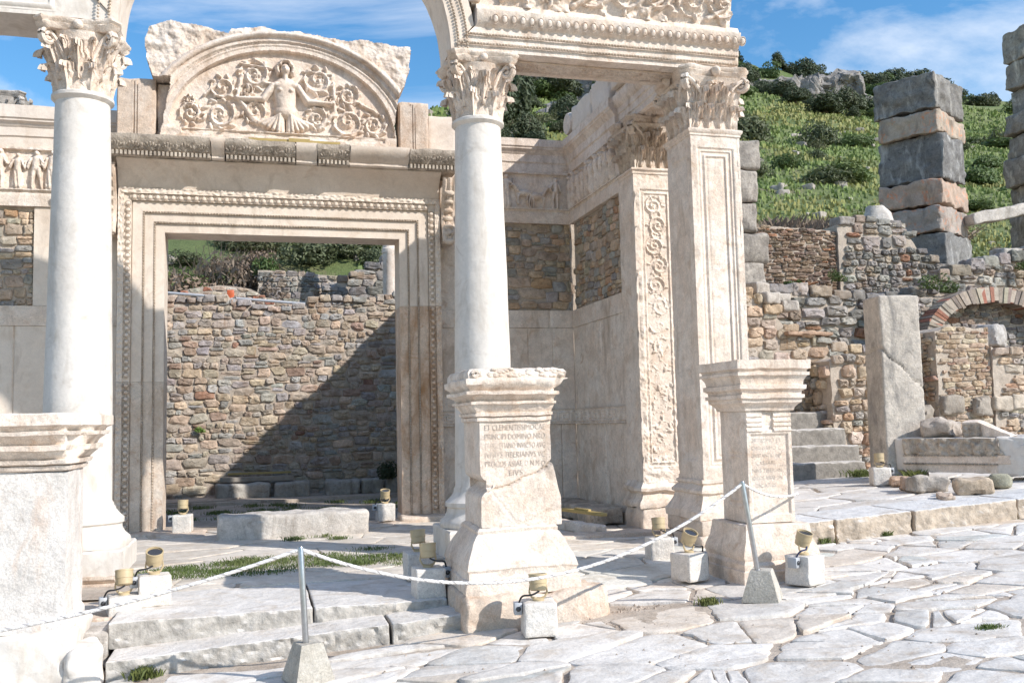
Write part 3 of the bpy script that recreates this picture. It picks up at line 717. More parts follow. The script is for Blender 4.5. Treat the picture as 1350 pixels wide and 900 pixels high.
# low marble strip between street and porch, right of the front pedestal
mb=MB();rp=random.Random(8)
S=seeds(1.4,5.8,8.2,10.2,26,rp,None,.5)
def zporch(x,y): 
    t=np.clip((y-8.2)/1.0,0,1);return street(x)*(1-t)+.20*t+.004
for poly in cells(S,(2.5,5.75,8.28,10.1),(.008,.02),1.5):
    k=rp.uniform(.9,1.03);slab(mb,poly,zporch,rp,(k*rp.uniform(.9,1),k*.97,k*.93),lift=.008,tilt=.006,wob=.008)
S=seeds(-2.6,5.8,9.1,14.2,60,rp,None,.7)
for poly in cells(S,(-3.2,4.92,10.1,14.1),(.008,.03),2.2):
    k=rp.uniform(.80,1.0);slab(mb,poly,lambda x,y:.20+0*x,rp,(k,k*.95,k*.88),lift=.016,tilt=.005,wob=.012)
for poly in cells(seeds(-2.6,2.4,9.1,10.1,9,rp,None,.6),(-1.1,2.45,9.12,10.1),(.01,.03),2.5):
    k=rp.uniform(.85,1.0);slab(mb,poly,lambda x,y:.20+0*x,rp,(k,k*.95,k*.88),lift=.016,tilt=.005,wob=.012)
o=mb.build('porch_floor',M['paving'],ang=40);tag(o,kind='structure')
mb=MB();u,v=np.meshgrid(np.linspace(-6,5.8,119),np.linspace(9.05,14.9,60),indexing='ij')
mb.grid(np.stack([u,v,.188+.012*n2(u,v,1.6,3,5)],-1));o=mb.build('porch_dust',M['dirt'],ang=0);tag(o,kind='structure')
mb=MB();u,v=np.meshgrid(np.linspace(-4.4,5.2,60),np.linspace(14.9,20.7,40),indexing='ij')
mb.grid(np.stack([u,v,.20+.02*n2(u,v,1.3,3,5)],-1))
rn=random.Random(4)
for poly in cells(seeds(-4,5,18.3,20.5,22,rn,None,.6),(-4,5,18.9,20.45),(.02,.06),2.):
    k=rn.uniform(.75,.95);slab(mb,poly,lambda x,y:.24+0*x,rn,(k,k*.95,k*.9),lift=.03,tilt=.01,wob=.02)
o=mb.build('inner_floor',M['dirt'],ang=40);tag(o,kind='structure')
# raised pavement on the right: kerb stones and slabs
kx=[5.35,6.12,7.12,8.55,9.9,11.3,12.9,14.6,16.5]
for i in range(len(kx)-1):
    x0,x1=kx[i]+.012,kx[i+1]-.012;xm=(x0+x1)/2
    mb=MB();zt=float(plat(xm));zb=float(street(x0))-.06
    mb.block((xm,9.62+.02*math.sin(i*3),(zt+zb)/2),(x1-x0,.80,zt-zb),.03,.016,.004,5,30+i,lim=60)
    fn=lambda V,xm=xm,i=i:V+np.c_[0*V[:,0],(.018*n2(V[:,0],V[:,2],9,4,5)+.01*n2(V[:,0],V[:,2],28,2,8))*(V[:,1]<9.3),(V[:,0]-xm)*.05]
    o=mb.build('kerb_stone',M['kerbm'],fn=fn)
    tag(o,['broken low kerb stone beside the right inscribed pedestal','squared kerb stone with a pitted buff face, first full one right of the pedestal','long grey kerb stone in front of the lamp and stone post','kerb stone below the carved beam at the right edge of the photo'][i] if i<4 else 'pale kerb stone of the raised pavement, beyond the photo edge','kerb stone','kerb stones edging the raised pavement')
mb=MB();rk=random.Random(21)
for poly in cells(seeds(5.7,17,10.0,14.6,70,rk,None,.62),(5.72,17,10.03,14.9),(.01,.04),1.6):
    k=rk.uniform(.86,1.03);slab(mb,poly,lambda x,y:plat(x)-.008,rk,(k,k*.99,k*.98),lift=.014,tilt=.008,wob=.02)
o=mb.build('raised_pavement',M['paving'],ang=40);tag(o,kind='structure')

# ================================================================== steps
t=thing('lower_step','rough faced lower marble step rising straight from the street','step',(-1,7.5,-.1))
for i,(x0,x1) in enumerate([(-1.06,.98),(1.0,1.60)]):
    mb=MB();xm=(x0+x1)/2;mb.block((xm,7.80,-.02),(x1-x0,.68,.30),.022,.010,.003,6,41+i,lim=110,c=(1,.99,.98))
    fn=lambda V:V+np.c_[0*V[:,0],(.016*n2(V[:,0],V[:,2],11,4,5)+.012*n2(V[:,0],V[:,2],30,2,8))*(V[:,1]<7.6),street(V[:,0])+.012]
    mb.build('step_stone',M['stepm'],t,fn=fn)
t=thing('upper_step','smooth upper marble step with bluish veins below the doorway','step',(-1,7.9,.1))
for i,(x0,x1) in enumerate([(-1.10,.42),(.435,1.52)]):
    mb=MB();xm=(x0+x1)/2;mb.block((xm,8.50,.10),(x1-x0,1.26,.20),.022,.012,.003,5,51+i,lim=110);mb.build('step_stone',M['stepm'],t,fn=lambda V:V+np.c_[0*V[:,0],(.014*n2(V[:,0],V[:,2],12,4,5)+.008*n2(V[:,0],V[:,2],34,2,8))*(V[:,1]<8.0),.003*n2(V[:,0],V[:,1],2,2,4)])
mb=MB();mb.block((1.62,7.95,.02),(.30,.75,.22),.04,.05,.03,5,61);tag(mb.build('step_end_stone',M['rough']),'broken sandy stone at the right end of the lower step','stone')
mb=MB();mb.block((-1.24,7.55,-.02),(.27,.40,.30),.035,.05,.018,5,66,(.96,.28,0),(-.28,.96,0));tag(mb.build('boulder',M['marblew']),'white squarish boulder between the left pedestal and the lower step','boulder')

# ================================================================== columns
def column(cx,cy,zb,label,mat,seed,rb=.328):
    t=thing('column',label,'column',(cx,cy,zb),'round columns of the porch')
    mb=MB();pr=[]
    for z in np.linspace(.96,5.0,26):
        q=(z-.96)/4.04;r=rb-(rb-.262)*(q**1.35);pr.append((r,z))
    mb.lathe(cx,cy,[(rb+.02,.90),(rb+.018,.93)]+pr+[(.285,5.02),(.300,5.035),(.300,5.065),(.28,5.08)],72,jit(.0035,2.5,seed));mb.build('shaft',mat,t)
    mb=MB();pf=[(.50,.52),(.512,.56),(.50,.60),(.455,.64),(.43,.69),(.425,.73),(.445,.75),(.445,.79),(.40,.83),(.365,.87),(.352,.905)]
    mb.lathe(cx,cy,pf,64,jit(.006,4,seed+2));mb.loft(cx,cy,.50,.50,[(0,zb),(0,.40),(.004,.50),(-.01,.52)],.06,jit(.007,5,seed+1));mb.build('base',mat,t)
    mb=MB();capital(mb,cx,cy,5.06,5.78,.262,None,.42,seed)
    mb.build('capital',M['marble'],t,ang=50,fn=jit(.004,14,seed))
    return t
column(-1.75,10.3,.28,'tall white round column at the left edge, standing behind the cut off pedestal',M['marblew'],3)
column(2.43,10.3,.20,'slimmer grey white round column rising behind the middle pedestal with a broken base',M['marblew'],5)
t=thing('footing','moulded old marble fragments stacked under the left column','footing',(-1.75,10.0,.1))
mb=MB();mb.extr([(0,.0),(.05,.0),(.05,.05),(.02,.06),(.06,.09),(.06,.12),(.03,.13),(.07,.17),(.07,.20),(-.6,.20),(-.6,0)],(-2.35,9.84,.08),(-1.32,9.84,.08),mY,.05,jit(.006,8,5));mb.build('moulded_block',M['marbler'],t)

# pillar C and pilaster D ---------------------------------------------------
def steps(d,st):
    h=np.zeros_like(d)
    for (a,b,val0,val1) in st: h=np.where(d>=a,val0+(val1-val0)*np.clip((d-a)/max(b-a,1e-6),0,1),h)
    return h
def panelfn(W,H,st,m=0,seed=0,wear=.003):
    def f(u,v):
        d=np.minimum(np.minimum(u,W-u),np.minimum(v-m,H-m-v));
        h=steps(np.maximum(d,0),st);e=np.maximum(0,n2(u,v,9,3,seed)-.2)*np.exp(-np.minimum(u,W-u)/.03)*-.03
        return h+wear*n2(u,v,7,3,seed)+e
    return f
t=thing('square_pillar','square panelled marble pillar with sharp leaf capital behind the right pedestal','pillar',(5.24,10.27,.15))
zt,zb=4.98,.93
mb=MB();mb.block((5.24,10.28,(zt+zb)/2),(.60,.60,zt-zb),.2,.01,.003,3,2)
st1=[(.085,.10,0,-.018),(.10,.125,-.018,-.012),(.125,.135,-.012,-.03),(.155,.175,-.03,-.012),(.175,.19,-.012,-.012),(.19,.20,-.012,-.034),(.215,.225,-.034,-.024)]
mb.relief((4.92,9.95,zb),X_,Z_,mY,.64,zt-zb,.011,panelfn(.64,zt-zb,st1,.06,3),.03)
st2=[(.12,.135,0,-.014),(.16,.17,-.014,-.022)]
mb.relief((4.92,10.61,zb),mY,Z_,mX,.66,zt-zb,.014,panelfn(.66,zt-zb,st2,.10,4),.03)
mb.relief((5.56,9.95,zb),Y_,Z_,X_,.66,zt-zb,.03,panelfn(.66,zt-zb,st2,.10,5),.03)
mb.loft(5.24,10.28,.32,.33,[(0,4.97),(.012,4.98),(.012,5.0),(.03,5.02),(.035,5.05),(.02,5.06)],.06,jit(.003,8,2))
mb.build('shaft',M['marble'],t)
mb=MB();capital(mb,5.24,10.28,5.05,5.80,.3,.30,.47,9);mb.build('capital',M['marble'],t,ang=50,fn=jit(.004,14,7))
mb=MB();mb.loft(5.24,10.28,.32,.33,[(.0,.98),(.0,.94),(.025,.93),(.03,.90),(.01,.88),(.04,.85),(.07,.82),(.07,.79),(.04,.77),(.06,.70),(.10,.62),(.13,.58),(.13,.50),(.11,.49)][::-1],.04,jit(.008,5,3));mb.build('base',M['marble'],t)
mb=MB();mb.block((5.26,10.24,.41),(.94,.95,.17),.05,.015,.01,6,4);mb.block((5.24,10.24,.25),(.98,1.0,.15),.05,.02,.014,6,5);mb.build('plinth',M['marbler'],t)

t=thing('pilaster','worn pilaster with vine scrolls on its face, end of the porch side wall','pilaster',(5.24,12.0,.15))
zt,zb=5.0,.80
mb=MB();mb.block((5.24,12.0,(zt+zb)/2),(.60,.50,zt-zb),.2,.01,.003,3,12)
def vine(u,v):
    W,H=.64,zt-zb;h=np.zeros_like(u);d=np.minimum(np.minimum(u,W-u),np.minimum(v-.12,H-.14-v))
    h=steps(np.maximum(d,0),[(.09,.10,0,-.02),(.125,.135,-.02,-.012),(.15,.16,-.012,-.038)])
    ins=(u>.155)&(u<.485)&(v>.26)&(v<H-.28)
    s=np.zeros_like(u);k=0;y=H-.45
    while y>.35:
        sg=1 if k%2 else -1;f=1. if y>H-1.7 else .62
        s=np.maximum(s,f*spiral(u,v,.32+sg*.03,y,.125,1.7,.026,.034,sg,k*1.1));s=np.maximum(s,f*rosette(u,v,.32+sg*.03,y,.05,.036))
        for q in range(6):
            a=q*1.05+k;s=np.maximum(s,f*bl(u,v,.32+math.cos(a)*.125,y+math.sin(a)*.13,.036,.02,.03,a))
        y-=.275;k+=1
    wear=np.clip((H-1.1-v)/2.4,0,.8)
    s=s*(1-.6*wear*(n2(u,v,3,2,4)>-.2))
    rough=.012*n2(u,v,16,4,6)*(.35+wear)
    edge=-np.maximum(0,n2(u,v,6,4,9)+.25)*np.exp(-u/.05)*.05*(v<H-.2)
    return h+np.where(ins,s,0)+rough*(1+1.2*ins*wear)+edge
mb.relief((4.92,11.72,zb),X_,Z_,mY,.64,zt-zb,.0095,vine,.03)
mb.relief((4.92,12.26,zb),mY,Z_,mX,.54,zt-zb,.02,lambda u,v:.006*n2(u,v,5,4,3)-np.maximum(0,n2(u,v,6,3,2)+.1)*np.exp(-(.54-u)/.05)*.04,.03)
mb.loft(5.24,11.99,.32,.27,[(0,4.97),(.012,4.98),(.012,5.01),(.035,5.03),(.035,5.05),(.02,5.06)],.06,jit(.004,8,2))
mb.build('shaft',M['marble'],t)
mb=MB();capital(mb,5.24,12.0,5.05,5.78,.3,.28,.42,15);mb.build('capital',M['marbler'],t,ang=50,fn=jit(.005,14,9))
mb=MB();mb.loft(5.24,11.99,.33,.28,[(.06,.48),(.07,.52),(.06,.56),(.02,.60),(.0,.66),(.05,.70),(.05,.74),(.01,.77),(-.01,.82)],.035,jit(.02,5,3));mb.block((5.22,11.96,.32),(.72,.62,.34),.04,.03,.02,5,4);mb.build('base',M['marble'],t)

# ================================================================== architraves and arch
def arch_prof(side=0):
    return [(0,5.785),(0,5.865),(.018,5.88),(.018,5.965),(.036,5.98),(.036,6.055),(.05,6.07),(.085,6.10),(.11,6.17),(.12,6.20),(.12,6.225),(.08,6.24),(.06,6.29),(.05,6.31)]
t=thing('entablature','richly carved marble beam and scroll frieze from the middle column to the square pillar','entablature',(2.4,10.25,5.8))
mb=MB();pf=arch_prof();pf=[(o,z) for o,z in pf]+[(-.62,6.31),(-.62,5.785)]
def mitre(sd,x0):
    def fn(G):
        G=G.copy();z=G[...,2];x=G[...,0]
        lim=.34+sd*(1.72+np.where(z<6.07,(z-5.785),.285))
        G[...,0]=np.where((x-lim)*sd<0,lim,x);return jit(.0045,6,8)(G)
    return fn
mb.extr(pf,(2.05,9.95,0),(5.58,9.95,0),mY,.05,mitre(1,0))
mb.build('architrave',M['marble'],t)
mb=MB()
eggs(mb,(2.50,9.95-.088,6.135),(5.66,9.95-.088,6.135),np.array([0,-.9,-.35]),Z_*.95+mY*.3,.105,.035,.045)
mb.build('egg_row',M['marble'],t)
for zz_,oo in ((5.864,.022),(5.964,.040)):
    mb=MB();beads(mb,(2.06+zz_-5.785,9.95-oo,zz_),(5.58,9.95-oo,zz_),mY,Z_,.036,.016,.018);mb.build('bead_row',M['bead'],t)
mb=MB()   # carved soffit
def soff(u,v):
    d=np.minimum(np.minimum(u,2.1-u),np.minimum(v,.30-v));h=np.where(d<.03,.02,0.)
    return h+ (d>.035)*(scrolls(u,v,2.1,.30,9,.03,3)+.006*n2(u,v,20,3,3))
mb.relief((2.82,10.13,5.783),X_,Y_,-Z_,2.1,.30,.012,soff,-.002);mb.build('soffit_carving',M['marbler'],t)
mb=MB()
def friz(u,v):
    h=scrolls(u,v,2.95,.5,7,.075,4,.03,.02)+.01*n2(u,v,14,3,3)
    h=np.maximum(h,.05*np.maximum(0,n2(u,v,9,3,12)))
    return h
N=np.array([0,-.97,-.22]);N/=np.linalg.norm(N);V=np.array([0,-.22,.97]);V/=np.linalg.norm(V)
mb.relief((2.62,9.95-.03,6.31),X_,V,N,2.86,.54,.0125,friz,.1);mb.box(2.3,5.46,9.93,10.57,6.312,6.86);mb.build('frieze',M['marble'],t,fn=jit(.003,9,2))
mb=MB();mb.extr([(.12,6.86),(.16,6.90),(.16,6.94),(.30,6.98),(.34,7.02),(.34,7.12),(.44,7.2),(.46,7.28),(-.62,7.28),(-.62,6.86)],(2.2,9.95,0),(5.62,9.95,0),mY,.07,jit(.012,5,3))
for i in range(26): mb.box(2.3+i*.128,2.3+i*.128+.075,9.62,9.79,6.87,6.968)
mb.build('cornice',M['marble'],t)
# the arch over the middle bay
t=thing('arch','round marble arch springing over the middle bay between the two columns','arch',(.34,10.25,5.8))
def archsweep(mb,prof,n=72,seed=0,back=10.57,z0=None):
    cx,cz=.34,5.785;tt=np.linspace(0,1,n+1)
    th0=lambda r:math.asin(min(.9,((r-1.72) if z0 is None else z0)/r)) if r>1.72 or z0 else 0.
    pr=[(r,9.95-o) for r,o in prof];pr=pr+[(pr[-1][0],back),(pr[0][0],back)];pr=pr+[pr[0]]
    G=np.array([[(cx+r*math.cos(th0(r)+(PI-2*th0(r))*s),y,cz+r*math.sin(th0(r)+(PI-2*th0(r))*s)) for r,y in pr] for s in tt])
    mb.grid(jit(.005,6,seed)(G));mb.add(G[0,:-1],[list(range(len(pr)-1))]);mb.add(G[-1,:-1],[list(range(len(pr)-1))])
mb=MB();archsweep(mb,[(1.72,0),(1.80,0),(1.815,.018),(1.90,.018),(1.915,.036),(2.00,.036),(2.005,.0)],seed=4);mb.build('voussoirs',M['marblep'],t)
cx,cz=.34,5.785
for rr,oo in ((1.802,.02),(1.902,.038)):
    mb=MB();n=int(PI*rr/.036)
    for i in range(n):
        a=(i+.5)*PI/n;mb.dome((cx+rr*math.cos(a),9.95-oo,cz+rr*math.sin(a)),(-math.sin(a),0,math.cos(a)),(math.cos(a),0,math.sin(a)),mY,.014,.014,((1,0),(.7,.75),(0,1)),.018,7)
    mb.build('bead_row',M['bead'],t)
mb=MB();archsweep(mb,[(2.008,.036),(2.03,.06),(2.08,.10),(2.11,.11),(2.12,.05)],seed=6,z0=.55);archsweep(mb,[(2.125,.05),(2.5,.06),(2.52,.16),(2.62,.30),(2.66,.34),(2.7,.34)],seed=7,z0=1.52);mb.build('outer_ring',M['marble'],t)
# left beam
t=thing('entablature','smooth restored white beam entering from the left edge onto the left column','entablature',(-3,10.25,5.8))
mb=MB();mb.extr([(0,5.785),(0,5.86),(0,5.94),(0,6.07),(0,6.31),(-.62,6.31),(-.62,5.785)],(-5.2,9.95,0),(-1.36,9.95,0),mY,.1,mitre(-1,0))
mb.relief((-5.1,9.95,5.83),X_,Z_,mY,3.15,.46,.02,panelfn(3.15,.46,[(.03,.045,.012,.02),(.06,.07,.02,.004)],0,5),.0)
mb.build('architrave',M['marblew'],t)
mb=MB();mb.box(-5.2,-1.7,9.96,10.57,6.312,6.86);mb.extr([(.12,6.862),(.30,6.98),(.44,7.2),(.46,7.28),(-.62,7.28),(-.62,6.862)],(-5.2,9.95,0),(-1.62,9.95,0),mY,.2);mb.build('cornice',M['marblep'],t)
# returning beam from square pillar to pilaster
t=thing('return_beam','short stepped marble beam linking the square pillar with the pilaster behind','beam',(5.2,11.3,5.8))
mb=MB();pf=[(o*.8,z) for o,z in arch_prof()]+[(-.54,6.31),(-.54,5.785)]
mb.extr(pf,(4.97,10.61,0),(4.97,12.28,0),mX,.05,jit(.006,5,18));mb.build('architrave',M['marble'],t)
mb=MB();mb.relief((5.05,10.9,5.783),Y_,X_,-Z_,1.0,.36,.014,lambda u,v:scrolls(u,v,1.,.36,3,.03,3),-.002);mb.build('soffit_carving',M['marbler'],t)
mb=MB();mb.block((5.2,11.45,6.47),(.72,1.6,.3),.06,.02,.015,4,19);mb.block((5.2,11.3,6.78),(.6,1.3,.3),.06,.02,.02,4,20);mb.build('upper_blocks',M['marblep'],t)

# ================================================================== doorway
YD=14.3;OX0,OX1,OZ=-1.31,2.09,4.49
t=thing('doorway','tall marble door frame with egg and bead carving and a heavy cornice','doorway',(.39,14.3,.2))
bands=[(0,.125,.02),(.125,.15,.012),(.15,.27,.045),(.27,.295,.035),(.295,.43,.07),(.43,.445,.055),(.445,.54,.10),(.54,.62,.13)]
def jamb(sd,z0,z1,mat,top=False):
    mb=MB()
    for a,b_,o in bands:
        x0=OX0 if sd<0 else OX1;xa,xb=x0+sd*a,x0+sd*b_;ye=14.80 if a<.1 else 14.6
        za,zb_=(OZ+a,OZ+b_) if top else (z1,z1);n=max(2,int((z1-z0)/.12))
        G=[]
        for k in range(n+1):
            s=k/n;A=z0+(za-z0)*s;B=z0+(zb_-z0)*s
            G.append([(xa,ye,A),(xa,YD-o,A),(xb,YD-o,B),(xb,ye,B),(xa,ye,A)])
        G=jit(.003,6,int(a*100))(np.array(G));mb.grid(G)
        mb.add(G[-1,:4],[(0,1,2,3)]);mb.add(G[0,:4],[(0,1,2,3)])
    for rr,oo in ((.1375,.032),(.2825,.058)):
        x=(OX0 if sd<0 else OX1)+sd*rr;b2=MB();beads(b2,(x,YD-oo,z0+.02),(x,YD-oo,z1+(rr if top else 0)),mY,X_,.040,.015,.026);b2.build('bead_row',M['bead'],t)
    x=(OX0 if sd<0 else OX1)+sd*.49;eggs(mb,(x,YD-.10,z0+.05),(x,YD-.10,z1+(.44 if top else 0)),mY,X_,.092,.030,.036)
    xl=(OX0 if sd<0 else OX1)+sd*(.62 if sd<0 else .54)
    mb.relief((xl,YD-.13,z0+.02),X_,Z_,mY,.08,(z1 if not top else OZ+.53)-z0-.03,.012,lambda u,v:.013*np.abs(np.sin(v*38))*np.abs(np.sin(u*75+np.sin(v*19)*1.5))+.009*n2(u,v,26,2,3),.001)
    mb.build('jamb',mat,t);return mb
zs1=2.33;zs2=3.45
jamb(-1,.22,zs1-.004,M['marbler']);jamb(-1,zs1,OZ,M['marblep'],True)
jamb(1,.30,zs2-.004,M['jambm']);jamb(1,zs2,OZ,M['marblep'],True)
mb=MB()
for a,b_,o in bands:
    ye=14.80 if a<.1 else 14.6;n=30;G=[]
    for k in range(n+1):
        s=k/n;xa=(OX0-a)+(OX1-OX0+2*a)*s;xb=(OX0-b_)+(OX1-OX0+2*b_)*s
        G.append([(xa,ye,OZ+a),(xa,YD-o,OZ+a),(xb,YD-o,OZ+b_),(xb,ye,OZ+b_),(xa,ye,OZ+a)])
    mb.grid(jit(.003,6,int(a*90))(np.array(G)))
for rr,oo in ((.1375,.032),(.2825,.058)):
    b2=MB();beads(b2,(OX0-rr,YD-oo,OZ+rr),(OX1+rr,YD-oo,OZ+rr),mY,Z_,.040,.015,.026);b2.build('bead_row',M['bead'],t)
eggs(mb,(OX0-.46,YD-.10,OZ+.49),(OX1+.46,YD-.10,OZ+.49),mY,Z_,.105,.032,.036)
mb.relief((OX0-.6,YD-.13,OZ+.54),X_,Z_,mY,OX1-OX0+1.2,.08,.012,lambda u,v:.015*np.abs(np.sin(u*30))*np.abs(np.sin(v*60+np.sin(u*15)))+.009*n2(u,v,26,2,3),.001)
mb.build('lintel',M['marblep'],t)
mb=MB();pf=[(.0,5.112),(.06,5.115),(.07,5.15),(.085,5.20),(.115,5.27),(.16,5.34),(.22,5.40),(.29,5.44),(.33,5.455),(.33,5.475),(-.4,5.475),(-.4,5.112)]
mb.extr(pf,(-1.93,YD-.06,0),(2.70,YD-.06,0),mY,.15,jit(.004,4,33));mb.build('frieze_band',M['marblep'],t)
# cornice, carved old pieces and plain new ones
segs=[(-2.04,-.66,1),(-.65,-.47,0),(-.46,.52,1),(.53,.83,0),(.84,1.30,1),(1.31,2.18,0),(2.19,2.92,1)]
mbo,mbn=MB(),MB()
for i,(a,b_,old) in enumerate(segs):
    q=mbo if old else mbn
    q.extr([(0,5.48),(.36,5.48),(.38,5.50),(.38,5.54),(.40,5.55),(.47,5.62),(.52,5.68),(.53,5.73),(.53,5.755),(-.55,5.755),(-.55,5.48)],(a,YD-.08,0),(b_,YD-.08,0),mY,.05,jit(.014 if old else .005,7,i))
    if old:
        n=int((b_-a)/.055)
        for k in range(n):
            x=a+(k+.5)*(b_-a)/n;q.box(x-.015,x+.015,YD-.08-.43,YD-.08-.372,5.485,5.545)
        N=np.array([0,-.72,-.69]);V=np.array([0,-.69,.72])
        def pal(u,v,W=b_-a):
            h=np.zeros_like(u);k=int(W/.24)+1
            for j in range(k):
                cx=(j+.5)*W/k
                for s in range(-3,4):
                    an=s*.42;h=np.maximum(h,cap_(u,v,cx,.01,cx+math.sin(an)*.10,.01+math.cos(an)*.13,.008,.017,.02))
                h=np.maximum(h,bl(u,v,cx+W/k/2,.07,.03,.06,.02))
            return h+.006*n2(u,v,25,3,i)
        q.relief((a,YD-.08-.395,5.555),X_,V,N,b_-a,.165,.011,pal,.004)
mbo.build('cornice_carved',M['dirtym'],t);mbn.build('cornice_plain',M['marblep'],t)
# consoles
def console(x,seed):
    mb=MB();n=40;s=np.linspace(0,1,n)
    y=YD-.06-(.13+.09*np.cos(s*2*PI*1.0+.3)*(1-s*.4)+.12*s**2);z=4.42+s*.98
    for k,w in ((-.07,.04),(0,.05),(.07,.04)): mb.tube(np.c_[np.full(n,x+k),y,z],w,8)
    mb.block((x,YD+.03,4.92),(.2,.22,1.0),.1,.01,.004,4,seed)
    th=np.linspace(0,3.2*PI,30);r=.10*(1-.7*th/th[-1])
    mb.tube(np.c_[np.full(30,x),YD-.22+r*np.cos(th),4.50+r*np.sin(th)],.035,6)
    for k in range(7): mb.dome((x,y[k*5]-.03,z[k*5]),X_,Z_,mY,.085,.05,h=.045)
    mb.build('console',M['marbler'],t,fn=jit(.006,9,seed))
console(2.83,3);console(-2.05,4)
mb=MB()
mb.block((-1.62,14.25,.15),(.72,.7,.16),.05,.03,.015,4,3);mb.block((-1.08,14.0,.16),(.75,.9,.14),.05,.06,.03,3,4)
mb.block((2.42,14.3,.22),(.76,.7,.16),.05,.03,.015,4,5);mb.block((1.9,14.2,.16),(.8,.6,.12),.05,.05,.03,3,6)
mb.build('threshold_stones',M['marbler'],t)

# ================================================================== tympanum above the door
t=thing('lunette_slab','broken marble slab with a relief figure among leafy scrolls under an arch, above the door','relief slab',(.4,13.95,5.77))
TX0,TZ0,TW,TH=-1.56,5.76,3.80,1.86
outl=[(.20,.0),(.30,.60),(.36,.90),(.12,.88),(.03,1.15),(.0,1.42),(.05,1.60),(.30,1.72),(.78,1.66),(1.14,1.60),(1.18,1.67),(1.60,1.74),(1.80,1.72),(1.84,1.69),(2.14,1.74),(2.50,1.68),(2.86,1.63),(3.02,1.66),(3.78,1.60),(3.80,1.50),(3.74,1.12),(3.62,.85),(3.55,.4),(3.57,.0)]
outl=np.array(outl)
def inpoly(u,v):
    c=np.zeros(u.shape,bool);n=len(outl)
    uu=u+.012*n2(u,v,8,3,2);vv=v+.012*n2(u,v,8,3,5)
    for i in range(n):
        x0,y0=outl[i];x1,y1=outl[(i+1)%n]
        if y0==y1:continue
        k=((y0>vv)!=(y1>vv))&(uu<(x1-x0)*(vv-y0)/(y1-y0)+x0);c^=k
    return c
